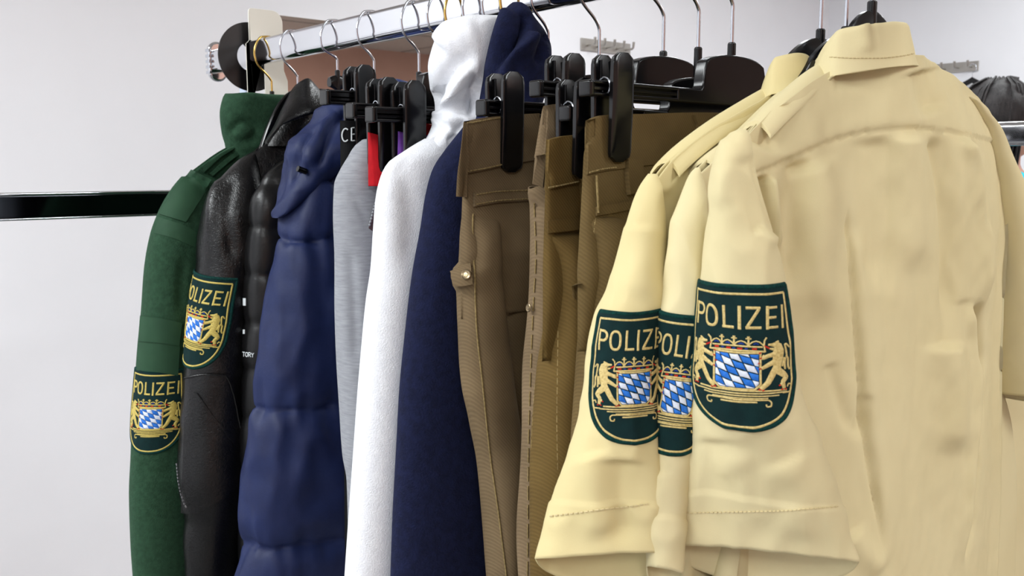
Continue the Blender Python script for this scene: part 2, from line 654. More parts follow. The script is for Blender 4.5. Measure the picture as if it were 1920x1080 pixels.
def piece(name, S, A, B, mat, parent, h=0.0015, na=16, nb=8, smoothed=False, back=True):
    """A sewn-on piece (flap, tab, band, loop) between two pixel lines A and B, laid on surface S with thickness h."""
    f = resample if smoothed else linear
    A, B = f(A, na), f(B, na)
    G = np.zeros((nb, na, 3))
    Nn = np.zeros((nb, na, 3))
    last = None
    for i in range(nb):
        for j in range(na):
            p = A[j] + (B[j] - A[j]) * i / (nb - 1)
            P, n = S.hit(*p)
            if P is None:
                if last is None:
                    P, n = atY(p[0], p[1], float(S.G[..., 1].mean())), np.array([-0.6, -0.8, 0])
                else:
                    dd = depth(last[0])
                    d = ray(*p)
                    P, n = CAM + d * dd, last[1]
            last = (P, n)
            G[i, j] = P
            Nn[i, j] = n
    for _ in range(2):
        g = G.copy()
        g[1:-1] = (G[:-2] + 2 * G[1:-1] + G[2:]) / 4
        G = g
        g = G.copy()
        g[:, 1:-1] = (G[:, :-2] + 2 * G[:, 1:-1] + G[:, 2:]) / 4
        G = g
    topg = G + Nn * h
    low = G - Nn * 0.001
    V = np.concatenate([topg.reshape(-1, 3), low.reshape(-1, 3)])
    n = nb * na
    F = grid_faces(nb, na)
    F += [tuple(n + i for i in f) for f in grid_faces(nb, na)]
    ring = [j for j in range(na)] + [i * na + na - 1 for i in range(1, nb)] + [(nb - 1) * na + j for j in range(na - 2, -1, -1)] + [i * na for i in range(nb - 2, 0, -1)]
    for k in range(len(ring)):
        a, b = ring[k], ring[(k + 1) % len(ring)]
        F.append((a, b, n + b, n + a))
    o = mesh(name, V, F, mat, parent)
    fix_normals(o)
    try:
        o.data.set_sharp_from_angle(angle=math.radians(50))
    except Exception:
        pass
    return o


def seam(name, S, line, mat, parent, r=0.0006, h=0.0006, n=40, dash=None):
    """A stitched seam: a thread (or a row of stitches) along a pixel line on surface S."""
    pl = resample(line, n) if len(line) > 2 else linear(line, n)
    pts = []
    for p in pl:
        P, nn = S.hit(*p)
        if P is not None:
            pts.append(P + nn * h)
    if len(pts) < 3:
        return None
    b = MB()
    if dash:
        for k in range(0, len(pts) - dash, dash + 1):
            b.tube(pts[k:k + dash + 1], r, 5)
    else:
        b.tube(pts, r, 6)
    return b.build(name, mat, parent)


# ------------------------------------------------------------------ sleeve emblem
def arc_mapper(S, i0, j0, ang=0.0):
    G = S.G
    nr, nc, _ = G.shape
    Lt = np.concatenate([[0], np.cumsum(np.linalg.norm(np.diff(G[:, j0], axis=0), axis=1))])
    seg = np.linalg.norm(np.roll(G, -1, 1) - G, axis=2)
    idx = (np.arange(-nc // 2, nc // 2 + 1) + j0)
    cum = np.zeros((nr, len(idx)))
    for k in range(1, len(idx)):
        cum[:, k] = cum[:, k - 1] + seg[:, (idx[k - 1]) % nc]
    cum -= cum[:, [nc // 2]]
    ca, sa = math.cos(ang), math.sin(ang)

    def f(u, v, h):
        u2, v2 = ca * u - sa * v, sa * u + ca * v
        t = np.interp(Lt[i0] + v2, Lt, np.arange(nr))
        r0 = min(int(t), nr - 2)
        ft = t - r0
        out = []
        for r in (r0, r0 + 1):
            k = np.interp(u2, cum[r], np.arange(len(idx)))
            k0 = min(int(k), len(idx) - 2)
            fk = k - k0
            a, b = idx[k0] % nc, idx[k0 + 1] % nc
            out.append((G[r, a] * (1 - fk) + G[r, b] * fk, S.N[r, a] * (1 - fk) + S.N[r, b] * fk))
        P = out[0][0] * (1 - ft) + out[1][0] * ft
        n = out[0][1] * (1 - ft) + out[1][1] * ft
        n = n / np.linalg.norm(n)
        return P + n * h
    return f


def ribbon(b, pts, w, fmap, sc, h0=1.2, h=0.9, step=1.2, round_ends=True, closed=False):
    """A satin-stitched band along pts (mm) of width w (mm, scalar or per point)."""
    pts = np.asarray(pts, float)
    ww = np.full(len(pts), w, float) if np.isscalar(w) else np.asarray(w, float)
    if closed:
        pts = np.vstack([pts, pts[:1]])
        ww = np.append(ww, ww[0])
    L = np.concatenate([[0], np.cumsum(np.linalg.norm(np.diff(pts, axis=0), axis=1))])
    n = max(3, int(L[-1] / step) + 1)
    x = np.linspace(0, L[-1], n)
    x = np.unique(np.concatenate([x, L]))
    x = x[np.concatenate([[True], np.diff(x) > 1e-3])]
    P = np.stack([np.interp(x, L, pts[:, k]) for k in (0, 1)], 1)
    W = np.interp(x, L, ww)
    T = np.gradient(P, axis=0)
    T /= np.linalg.norm(T, axis=1)[:, None] + 1e-9
    Nn = np.stack([-T[:, 1], T[:, 0]], 1)
    V = []
    prof = ((-0.5, 0.0), (-0.34, 0.75), (0, 1.0), (0.34, 0.75), (0.5, 0.0))
    for p, nn, wd in zip(P, Nn, W):
        for s, e in prof:
            q = p + nn * s * wd
            V.append(fmap(q[0] * sc, q[1] * sc, (h0 + h * e) * sc))
    b.add(V, grid_faces(len(P), 5))


def emblem(parent, S, u, v, sc_m=0.001, ang=0.0, gold='gold', ground='patch', rim='rim', su=1.0, name='sleeve_patch'):
    """Police sleeve patch; (u, v) is the pixel of the shield's middle on surface S, sc_m metres per pattern millimetre."""
    i0, j0 = S.find(u, v)
    f0 = arc_mapper(S, i0, j0, ang)

    def fmap(x, y, h):
        return f0(x * su, y - 67 * sc_m, h)
    sc = sc_m
    out_r = resample([(44, 0), (46.5, 30), (49.5, 58), (49.5, 75), (45.5, 92), (36, 106), (23, 114.2), (12, 117.2), (0, 118)], 60)
    # ground cloth
    rows = 60
    vs = np.linspace(0, 117.6, rows)
    hw = np.interp(vs, out_r[:, 1], out_r[:, 0])
    nc = 34
    V, F = [], []
    for y, x in zip(vs, hw):
        for c in range(nc):
            V.append(fmap((c / (nc - 1) * 2 - 1) * x * sc, y * sc, 1.1 * sc))
    F = grid_faces(rows, nc)
    base = mesh(name, V, F, M[ground], parent)
    fix_normals(base)
    md = base.modifiers.new('solidify', 'SOLIDIFY')
    md.thickness = 0.001
    md.offset = 0
    outline = np.vstack([out_r, out_r[::-1][1:] * [-1, 1]])
    b = MB()
    ribbon(b, outline * [0.985, 1] + [0, -0.4], 4.2, fmap, sc, 0.9, 1.5, closed=True)
    b.build('overlocked_edge', M[rim], base)
    b = MB()
    gl = outline * [0.885, 0.93] + [0, 5.5]
    ribbon(b, gl, 2.6, fmap, sc, closed=True)
    b.build('gold_border', M[gold], base)
    # POLIZEI
    b = MB()

    def st(*p, w=3.1):
        ribbon(b, p, w, fmap, sc)
    y0, y1 = 16.5, 32.5
    st((-36.5, y0 - 1.5), (-36.5, y1 + 1.5))
    th = np.linspace(-math.pi / 2, math.pi / 2, 12)
    st((-36, y0), (-32, y0), *[(-32 + 4.2 * math.cos(a), y0 + 4.3 + 4.3 * math.sin(a)) for a in th[1:-1]], (-32, y0 + 8.6), (-36, y0 + 8.6))
    th = np.linspace(0, 2 * math.pi, 36)
    ribbon(b, [(-19.5 + 4.7 * np.sign(math.cos(a)) * abs(math.cos(a)) ** 0.8, (y0 + y1) / 2 + 8.2 * np.sign(math.sin(a)) * abs(math.sin(a)) ** 0.85) for a in th[:-1]], 3.1, fmap, sc, closed=True)
    st((-9, y0 - 1.5), (-9, y1))
    st((-10.5, y1), (-1.5, y1))
    st((2.3, y0 - 1.5), (2.3, y1 + 1.5))
    st((6.5, y0), (17.0, y0))
    st((15.8, y0 + 1), (7.6, y1 - 1))
    st((6.3, y1), (17.6, y1))
    st((22.2, y0 - 1.5), (22.2, y1 + 1.5))
    for yy, xe in ((y0, 30.8), ((y0 + y1) / 2, 29.6), (y1, 31.2)):
        st((22.2, yy), (xe, yy), w=2.8)
    st((36.2, y0 - 1.5), (36.2, y1 + 1.5))
    b.build('lettering', M[gold], base)
    # shield of lozenges
    x0, x1, t0, t1 = -16, 16, 54.3, 82.2
    poly = [(x0, t0), (x1, t0), (x1, t1 - 3.5), (x1 - 3.5, t1), (x0 + 3.5, t1), (x0, t1 - 3.5)]

    def clip(sub):
        outp = sub
        n = len(poly)
        for k in range(n):
            a, c = np.array(poly[k]), np.array(poly[(k + 1) % n])
            e = c - a
            res = []
            for q in range(len(outp)):
                p, r = np.array(outp[q]), np.array(outp[(q + 1) % len(outp)])
                sp = e[0] * (p - a)[1] - e[1] * (p - a)[0]
                sr = e[0] * (r - a)[1] - e[1] * (r - a)[0]
                if sp >= 0:
                    res.append(tuple(p))
                if sp * sr < 0:
                    res.append(tuple(p + (r - p) * sp / (sp - sr)))
            outp = res
            if len(outp) < 3:
                return []
        return outp
    e1, e2 = np.array((8.3, 2.5)), np.array((3.1, 6.9))
    o0 = np.array((-6.3, 61.0))
    mats = {0: MB(), 1: MB()}
    for i in range(-5, 6):
        for j in range(-6, 7):
            c0 = o0 + i * e1 + j * e2
            q = clip([tuple(c0 + s1 * e1 / 2 + s2 * e2 / 2) for s1, s2 in ((-1, -1), (1, -1), (1, 1), (-1, 1))])
            if len(q) < 3:
                continue
            q = np.array(q)
            cc = q.mean(0)
            n = len(q)
            V = [fmap(p[0] * sc, p[1] * sc, 1.5 * sc) for p in q] + [fmap(*((cc + (p - cc) * 0.62) * sc), 2.4 * sc) for p in q] + [fmap(cc[0] * sc, cc[1] * sc, 2.7 * sc)]
            F = [(k, (k + 1) % n, n + (k + 1) % n, n + k) for k in range(n)] + [(n + k, n + (k + 1) % n, 2 * n) for k in range(n)]
            mats[(i + j) % 2].add(V, F)
    sh = MB()
    ribbon(sh, [(x0 - 1, t0 - 1), (x1 + 1, t0 - 1), (x1 + 1, t1 - 3.2), (x1 - 3.2, t1 + 1), (x0 + 3.2, t1 + 1), (x0 - 1, t1 - 3.2)], 2.2, fmap, sc, closed=True)
    shield = sh.build('shield', M[gold], base)
    mats[0].build('white_lozenges', M['ewhite'], base)
    mats[1].build('blue_lozenges', M['eblue'], base)
    # crown
    b = MB()

    def g(*p, w=1.4):
        ribbon(b, p, w, fmap, sc)
    g((-20, 52.2), (-10, 51.6), (0, 51.4), (10, 51.6), (20, 52.2), w=2.2)
    g((-18.5, 48.4), (0, 47.6), (18.5, 48.4), w=1.8)
    g((-20.5, 52.5), (-19.5, 47), (-20, 43), (-22, 41), w=1.8)
    g((20.5, 52.5), (19.5, 47), (20, 43), (21.5, 40.5), w=1.8)
    for x in (-11, -1.5, 8.3):
        g((x, 47.6), (x, 43.5), (x, 39.5), w=(3.2, 1.8, 2.6))
        g((x - 2, 41.5), (x + 2, 41.5), w=1.6)
    xs = (-19.5, -11, -1.5, 8.3, 19)
    for a, c in zip(xs[:-1], xs[1:]):
        m = (a + c) / 2
        g((a, 46.8), ((a + m) / 2, 44.3), (m, 43.4), ((c + m) / 2, 44.3), (c, 46.8), w=1.5)
    b.build('crown', M[gold], base)
    jr, jb = MB(), MB()
    for x in (-15, -5.5, 2.5, 12.5):
        ribbon(jr, [(x - 1.7, 50), (x + 1.7, 49.9)], 2.2, fmap, sc)
    for x in (-10.2, -1.6, 6.8):
        ribbon(jb, [(x - 1, 49.8), (x + 1, 49.8)], 1.9, fmap, sc)
    for a, c in zip(xs[:-1], xs[1:]):
        m = (a + c) / 2
        ribbon(jb, [(m - 1.8, 46.2), (m, 45.3), (m + 1.8, 46.2)], 1.7, fmap, sc)
    # lions, tongues, claws
    for sgn in (1, -1):
        b = MB()

        def lp(p, wd):
            wd = np.asarray(wd, float) * 1.22
            ribbon(b, [(sgn * q[0], q[1]) for q in p], float(wd) if wd.ndim == 0 else wd, fmap, sc, 1.2, 1.2)
        lp([(22.4, 46.4), (25.5, 46.6), (29, 46.8), (32.2, 49)], (1.6, 2.6, 5, 5.5))
        lp([(23.6, 49.6), (26.5, 50.2)], (1.2, 2.4))
        lp([(28.2, 45.6), (30.8, 44.2)], (2.6, 1.6))
        lp([(30.5, 46.5), (31, 52), (30.6, 58), (30, 64), (29.6, 70)], (6, 9.6, 9, 7.2, 6.4))
        lp([(29, 54), (23.5, 55.4), (18.6, 57.4)], (4.6, 3.4, 3.4))
        lp([(19.6, 54.8), (18, 58.6)], 1.6)
        lp([(29, 60), (23, 63), (17.8, 66)], (4.8, 3.6, 2.6))
        lp([(29.4, 65), (25.8, 71.5), (22.4, 77.5), (17, 82.6)], (5.4, 5.4, 4.4, 3.4))
        lp([(30, 67.5), (35.5, 71.5), (38, 74), (34.6, 77.6), (35.6, 82.8)], (6.4, 5.6, 4.4, 4, 3.2))
        lp([(32, 79.6), (35, 79)], 2.4)
        lp([(34.4, 65), (36.6, 57.8), (36.4, 63), (37.2, 67.6)], (1.2, 3, 2.6, 1.6))
        lp([(37.4, 56), (40, 59), (40.3, 66), (41.8, 68.2)], (1.8, 2, 2, 1.8))
        lp([(38.6, 57), (37.6, 52), (36.9, 47.6), (38.4, 47.2), (41, 49.8)], (1.8, 1.8, 1.8, 1.6, 1.4))
        b.build('lion', M[gold], base)
        ribbon(jr, [(sgn * 24.6, 50), (sgn * 19.4, 47.2)], 1.8, fmap, sc)
        for x, y in ((17, 57.8), (16.6, 66.4), (15.6, 62), (16.2, 83.4), (18.5, 84), (31.5, 80.5), (33.6, 84), (36.6, 84), (16.5, 53.6)):
            ribbon(jr, [(sgn * (x - 0.8), y), (sgn * (x + 0.8), y - 0.6)], 1.3, fmap, sc, 1.6, 1.0)
    jr.build('red_details', M['ered'], base)
    jb.build('crown_jewels', M['edark'], base)
    # scroll base
    b = MB()
    for p, wd in (([(-31, 84.6), (38, 84.2)], 2.0), ([(-35, 87), (0, 86.8), (38, 86)], 1.6), ([(-27, 89), (31, 88.4)], 1.5), ([(-19, 90.9), (22, 90.4)], 1.3), ([(-12.5, 94), (14, 93.6)], 1.9)):
        ribbon(b, p, wd, fmap, sc)
    for sgn in (1, -1):
        for p in ([(34, 86.6), (40, 86.6), (43, 84), (42.6, 80.6), (40, 79.8), (38.8, 82)], [(0, 92), (15, 91.8), (22, 92), (24.4, 94.4), (23.6, 97.2), (20.8, 97.4), (20.2, 95.2)]):
            q = resample([(sgn * x, y) for x, y in p], 26)
            ribbon(b, q, 1.7, fmap, sc, step=0.8)
    b.build('scroll_base', M[gold], base)
    return base


# ------------------------------------------------------------------ the room
WALL_Y = 2.9
WALL_X = float(atY(1555, 20, WALL_Y)[0])
X0, Y0 = -3.2, -3.7


def slab(name, lo, hi, mat):
    return structure(MB().box(lo, hi).build(name, mat, None, False))


X1, YR = 9.4, 1.0      # beyond the short right wall the room widens
slab('floor', (X0, Y0, -0.1), (X1, WALL_Y, 0), M['floor'])
slab('wall_far', (X0 - 0.1, WALL_Y, -0.1), (WALL_X + 0.1, WALL_Y + 0.1, CEIL + 0.1), M['wall'])
slab('wall_right', (WALL_X, YR, -0.1), (WALL_X + 0.1, WALL_Y, CEIL + 0.1), M['wall'])
slab('wall_return', (WALL_X + 0.1, YR, -0.1), (X1 + 0.1, YR + 0.1, CEIL + 0.1), M['wall'])
slab('wall_end', (X1, Y0, -0.1), (X1 + 0.1, YR, CEIL + 0.1), M['wall'])
slab('wall_left', (X0 - 0.1, Y0, -0.1), (X0, WALL_Y, CEIL + 0.1), M['wall'])
slab('wall_near', (X0 - 0.1, Y0 - 0.1, -0.1), (X1 + 0.1, Y0, CEIL + 0.1), M['salmon'])
slab('ceiling', (X0, Y0, CEIL), (X1, WALL_Y, CEIL + 0.1), M['ceiling'])
slab('baseboard_far', (X0, WALL_Y - 0.015, 0), (WALL_X, WALL_Y, 0.09), M['steel'])
slab('baseboard_right', (WALL_X - 0.015, YR, 0), (WALL_X, WALL_Y - 0.015, 0.09), M['steel'])
# ceiling joints
jb_ = MB()
for k in range(-3, 8):
    x = k * 1.2 + 0.3
    if X0 < x < X1 - 0.05:
        jb_.box((x - 0.006, Y0, CEIL - 0.004), (x + 0.006, WALL_Y if x < WALL_X else YR, CEIL + 0.002))
for k in range(-1, 2):
    y = k * 2.4
    jb_.box((X0, y - 0.004, CEIL - 0.004), (X1, y + 0.004, CEIL + 0.002))
structure(jb_.build('ceiling_trim', M['seam'], None, False))
for i, (lx, ly, lw) in enumerate(LIGHTS):
    b = MB()
    for lo, hi in (((-0.31, -0.61), (-0.29, 0.61)), ((0.29, -0.61), (0.31, 0.61)), ((-0.29, -0.61), (0.29, -0.59)), ((-0.29, 0.59), (0.29, 0.61))):
        b.box((lx + lo[0], ly + lo[1], CEIL - 0.06), (lx + hi[0], ly + hi[1], CEIL))
    o = b.build('ceiling_light', M['lampbody'], None, False)
    tag(o, 'rectangular fluorescent fixture set into the tiled ceiling', 'light', 'ceiling lights')

# mirror on the far wall behind the rail
mp0, mp1 = atY(517, 27, WALL_Y - 0.02), atY(831, 67, WALL_Y - 0.02)
mr = empty('wall_mirror', ((mp0[0] + mp1[0]) / 2, WALL_Y, mp0[2] - 1.1), 'frameless mirror on the far white wall behind the chrome rail', 'mirror')
MB().box((mp0[0], WALL_Y - 0.012, mp0[2] - 1.1), (mp1[0], WALL_Y - 0.001, mp0[2])).build('mirror_glass', M['mirror'], mr, False)


def hook_rail(name, p0, p1, h, hooks, along, label, out):
    """Steel rail of coat hooks on a wall. p0, p1 ends of the top edge; out = direction off the wall."""
    p0, p1 = np.array(p0), np.array(p1)
    z = p0[2]
    r = empty(name, (*((p0 + p1) / 2)[:2], z - h), label, 'coat rack')
    o = np.array(out, float)
    lo = np.minimum(np.minimum(p0, p1), np.minimum(p0 + o * 0.008, p1 + o * 0.008))
    hi = np.maximum(np.maximum(p0, p1), np.maximum(p0 + o * 0.008, p1 + o * 0.008))
    lo[2], hi[2] = z - h, z
    MB().box(lo, hi, 0.001).build('back_plate', M['steel'], r)
    for k in range(hooks):
        c = p0 + (p1 - p0) * (k + 0.6) / (hooks + 0.1)
        c = np.array([c[0], c[1], z - h * 0.55])
        MB().tube([c, c + o * 0.045, c + o * 0.052 + [0, 0, 0.004], c + o * 0.055 + [0, 0, 0.03]], [0.005, 0.005, 0.005, 0.006], 10).build('hook', M['steel'], r)
    return r


a_, b_ = atY(1088, 71, WALL_Y), atY(1180, 81, WALL_Y)
hook_rail('coat_hook_rail', a_, (b_[0], WALL_Y, a_[2]), 0.052, 5, 'x', 'steel five-hook coat rail on the far white wall above the trouser clips', (0, -1, 0))
a2, b2 = atX(1690, 132, WALL_X), atX(1836, 114, WALL_X)
zz = float(atX(1836, 114, WALL_X)[2])
rr_ = hook_rail('coat_hook_rail', (WALL_X, a2[1], zz), (WALL_X, b2[1], zz), 0.05, 6, 'y', 'steel coat rail on the right wall with one black hanger on its end', (-1, 0, 0))


# ------------------------------------------------------------------ racks
RX, RZ0, RZ1 = 0.64, 1.5765, 1.6145


def oval(w, h, n=10, r=None):
    """Rounded rectangle outline (w across, h up) about the origin."""
    r = r or min(w, h) * 0.45
    P = []
    for cx, cz, a0 in ((w / 2 - r, h / 2 - r, 0), (-w / 2 + r, h / 2 - r, 90), (-w / 2 + r, -h / 2 + r, 180), (w / 2 - r, -h / 2 + r, 270)):
        for k in range(n):
            a = math.radians(a0 + 90 * k / (n - 1))
            P.append((cx + r * math.cos(a), cz + r * math.sin(a)))
    return P


rack = empty('clothes_rack', (RX, 0.5, 0), 'chrome clothes rail on legs carrying the row of jackets, trousers and khaki shirts', 'clothes rack')
sec = [(RX + x, (RZ0 + RZ1) / 2 + z) for x, z in oval(0.024, RZ1 - RZ0, 12, 0.006)[:24]]
for a_ in np.linspace(180, 360, 25):
    sec.append((RX + 0.012 * math.cos(math.radians(a_)), RZ0 + 0.0105 + 0.0105 * math.sin(math.radians(a_))))
MB().extrude(sec, 1, -0.42, 1.522).build('rail', M['chrome'], rack, auto=60)
capm = MB()
cap_sec = [(RX + x, 1.5955 + z) for x, z in oval(0.032, 0.066, 10, 0.0155)]
capm.extrude(cap_sec, 1, 1.518, 1.53)
cap = capm.build('end_cap', M['chrome'], rack, bevel=0.004)
for k in range(5):
    z = 1.5955 + (k - 2) * 0.009
    MB().box((RX - 0.0168, 1.5165, z - 0.0024), (RX - 0.012, 1.532, z + 0.0026), 0.001).build('cap_rib', M['wire'], cap)
for y in (-0.36, -0.05):
    MB().box((RX + 0.02, y - 0.0125, 0.05), (RX + 0.045, y + 0.0125, 1.585), 0.003).build('post', M['chrome'], rack)
    MB().box((RX + 0.0, y - 0.0125, 1.56), (RX + 0.03, y + 0.0125, 1.577), 0.003).build('bracket', M['chrome'], rack)
    MB().box((RX - 0.26, y - 0.015, 0.02), (RX + 0.32, y + 0.015, 0.05), 0.003).build('foot', M['chrome'], rack)
MB().box((RX + 0.02, -0.36, 0.0), (RX + 0.045, 0.95, 0.03), 0.003).build('lower_bar', M['chrome'], rack)

# second rack behind: crossbar at the left and its pale post
yb = 1.64
pb = [atY(0, 365, yb), atY(0, 412, yb)]
zb1, zb0 = pb[0][2], pb[1][2]
rk2 = empty('display_rack', (0.72, yb, 0), 'empty chrome display bar against the white wall at the left', 'clothes rack')
sec2 = [(yb + x, (zb0 + zb1) / 2 + z) for x, z in oval(0.026, zb1 - zb0, 6, 0.004)]
cb_ = MB().extrude(sec2, 0, -1.1, 0.735).build('crossbar', M['blackchrome'], rk2, auto=40)
MB().box((-1.1, yb - 0.0125, zb1 - 0.003), (0.735, yb + 0.013, zb1 + 0.003), 0.0022).build('top_strip', M['chrome'], cb_, auto=40)
MB().box((-1.1, yb - 0.0125, zb0 - 0.002), (0.735, yb + 0.013, zb0 + 0.002), 0.0014).build('bottom_strip', M['chrome'], cb_, auto=40)
px_post = atY(459, 170, yb + 0.03)
MB().box((px_post[0] - 0.007, yb + 0.0135, 0.0), (px_post[0] + 0.007, yb + 0.04, 1.6), 0.003).build('post', M['post'], rk2)
MB().box((-1.06, yb + 0.0135, 0.0), (-1.03, yb + 0.04, 1.5), 0.003).build('post', M['chrome'], rk2)
for x in (-1.045, float(px_post[0])):
    MB().box((x - 0.015, yb - 0.25, 0.0), (x + 0.015, yb + 0.3, 0.025), 0.003).build('foot', M['chrome'], rk2)

# third rack at the right: a chrome rail across the lower right corner
p3a, p3b = atX(1865, 229, 1.47), atX(1865, 274, 1.47)
z31, z30 = float(p3a[2]), float(p3b[2])
rk3 = empty('clothes_rack', (1.47, 0.3, 0), 'chrome clothes rail crossing behind the nearest khaki shirt at the right edge', 'clothes rack')
sec3 = [(1.47 + x, (z30 + z31) / 2 + z) for x, z in oval(0.026, z31 - z30, 10, 0.009)]
MB().extrude(sec3, 1, -0.9, 1.15).build('rail', M['chrome'], rk3, auto=60)
for y in (-0.85, 1.1):
    MB().box((1.455, y - 0.0125, 0.04), (1.485, y + 0.0125, z30 + 0.004), 0.003).build('post', M['chrome'], rk3)
    MB().box((1.2, y - 0.0125, 0.0), (1.74, y + 0.0125, 0.04), 0.003).build('foot', M['chrome'], rk3)

# size dividers on the rail
dy = 1.392
dv = MB()
n = 56
for yy in (dy - 0.0012, dy + 0.0012):
    pass
R1, R0 = 0.0535, 0.0225
dc = np.array([RX, dy, 1.6145 - R0 + 0.0])
V, F = [], []
for y in (dy - 0.0013, dy + 0.0013):
    for R in (R0, R1):
        for k in range(n):
            a = 2 * math.pi * k / n
            V.append((dc[0] + R * math.cos(a), y, dc[2] + R * math.sin(a)))
for k in range(n):
    k2 = (k + 1) % n
    F += [(k, k2, n + k2, n + k), (2 * n + k, 3 * n + k, 3 * n + k2, 2 * n + k2), (n + k, n + k2, 3 * n + k2, 3 * n + k), (k, 2 * n + k, 2 * n + k2, k2)]
o = dv.add(V, F).build('size_divider', M['disc'], None, bevel=0.0006)
tag(o, 'round black ring divider hanging on the rail end behind the cream divider', 'divider')

wy = 1.375


def wp(u, v):
    p = atY(u, v, wy)
    return (p[0], p[2])


ctl = [(468, 178), (467, 25), (471, 18), (500, 20), (517, 27), (526, 38), (530, 55), (531, 60), (531, 113), (538, 122), (541, 140), (540, 178), (516, 178), (512, 124), (503, 124), (499, 128), (497, 178)]
o = MB().extrude([wp(*c) for c in ctl], 1, wy - 0.001, wy + 0.001)
o = MB()
# plate with a real opening: two strips either side of the rail and a bridge above
pl, pr = wp(468, 100)[0], wp(531, 100)[0]
topz, botz = wp(495, 18)[1], wp(495, 186)[1]
hw_, hz0 = 0.0145, RZ1 + 0.001
N_ = 9
arc = [(pr - 0.018 + 0.018 * math.sin(a), topz - 0.018 + 0.018 * math.cos(a)) for a in np.linspace(0, math.pi / 2, N_)]
arcl = [(pl + 0.006 - 0.006 * math.sin(a), topz - 0.006 + 0.006 * math.cos(a)) for a in np.linspace(math.pi / 2, 0, N_)]
leg_l = [(RX - hw_, botz), (pl + 0.004, botz), (pl, botz + 0.06)]
leg_r = [(pr, RZ0 - 0.004), (pr + 0.006, RZ0 - 0.02), (pr + 0.006, botz), (RX + hw_, botz)]
outline = leg_l + arcl + arc + leg_r + [(RX + hw_, hz0 - 0.006), (RX + hw_ - 0.006, hz0), (RX - hw_ + 0.006, hz0), (RX - hw_, hz0 - 0.006)]
o.extrude(outline, 1, wy - 0.001, wy + 0.001)
o = o.build('size_divider', M['cream'], None, bevel=0.0004)
tag(o, 'cream plastic divider plate with rounded top hanging on the rail beside the black ring', 'divider')


# ------------------------------------------------------------------ hangers
def px_xz(pts, y):
    return [(p[0], p[2]) for p in (atY(u, v, y) for u, v in pts)]


def hook_pts(nx, nz_, y, bend=0.62):
    """Wire hook from the neck (nx, nz_) over the rail."""
    r = 0.0016
    zt = RZ1 + r
    m = RZ0 - nz_
    pts = [(nx, nz_ - 0.01), (nx, nz_), (nx, nz_ + m * bend), (nx - 0.002, nz_ + m * (bend + 0.08)), (RX - 0.0225, RZ0 + 0.003), (RX - 0.0245, RZ0 + 0.014), (RX - 0.021, zt - 0.012), (RX - 0.012, zt - 0.001), (RX, zt + 0.0004), (RX + 0.012, zt - 0.002), (RX + 0.019, zt - 0.012), (RX + 0.0195, zt - 0.024)]
    q = resample(pts, 60)
    return [(x, y, z) for x, z in q]


def add_hook(parent, nx, nz_, y, mat='wire', r=0.0015, bend=0.5):
    return MB().tube(hook_pts(nx, nz_, y, bend), r, 10).build('hook', M[mat], parent)


def coat_hanger(y, nz_, label, mat='wire', half=0.19, drop=0.075, hump=0.0, nx=0.642, cap_=True, depth_=0.0042, bend=0.5, line=None, arch=21.0):
    """Moulded shoulder hanger: curved arms, a neck and a wire hook."""
    r = empty('coat_hanger', (nx, y, nz_ - drop - 0.02), label, 'hanger')
    b = MB()
    xs = np.linspace(-half, half, 41)
    top, bot = [], []
    if line:
        lx = px_xz(line, y)
        ax, az = np.array([nx - p[0] for p in lx][::-1]), np.array([p[1] for p in lx][::-1])
        half = min(half, ax[-1] - 0.05)
        xs = np.linspace(-half, half, 61)
    for x in xs:
        t = abs(x) / half
        zt = nz_ - 0.008 - drop * (t ** 1.15)
        if line:
            zt = max(min(float(np.interp(abs(x), ax, az)) - 0.018, nz_ - 0.03), nz_ - 0.003 - arch * x * x)
        th = 0.022 * (1 - 0.45 * t)
        top.append((nx + x, zt))
        bot.append((nx + x, zt - th))
    V, F = [], []
    for k in range(len(xs)):
        t = abs(xs[k]) / half
        d = depth_ * (0.7 + 0.6 * t)
        zt, zb = top[k][1], bot[k][1]
        x = top[k][0]
        for yy, z in ((-d * 0.45, zt), (d * 0.45, zt), (d, zt - 0.004), (d, zb + 0.002), (d * 0.6, zb), (-d * 0.6, zb), (-d, zb + 0.002), (-d, zt - 0.004)):
            V.append((x, y + yy, z))
    F = grid_faces(len(xs), 8, True) + [tuple(range(8))[::-1], tuple(range((len(xs) - 1) * 8, len(xs) * 8))]
    b.add(V, F).build('arms', M['plastic'], r)
    MB().tube([(nx, y, nz_ - 0.05), (nx, y, nz_ - 0.012), (nx, y, nz_ + 0.003), (nx, y, nz_ + 0.004)], [0.0034, 0.0036, 0.0036, 0.0028], 14).build('neck_cap', M['plastic'], r)
    add_hook(r, nx, nz_ + 0.004, y, mat, bend=bend)
    return r


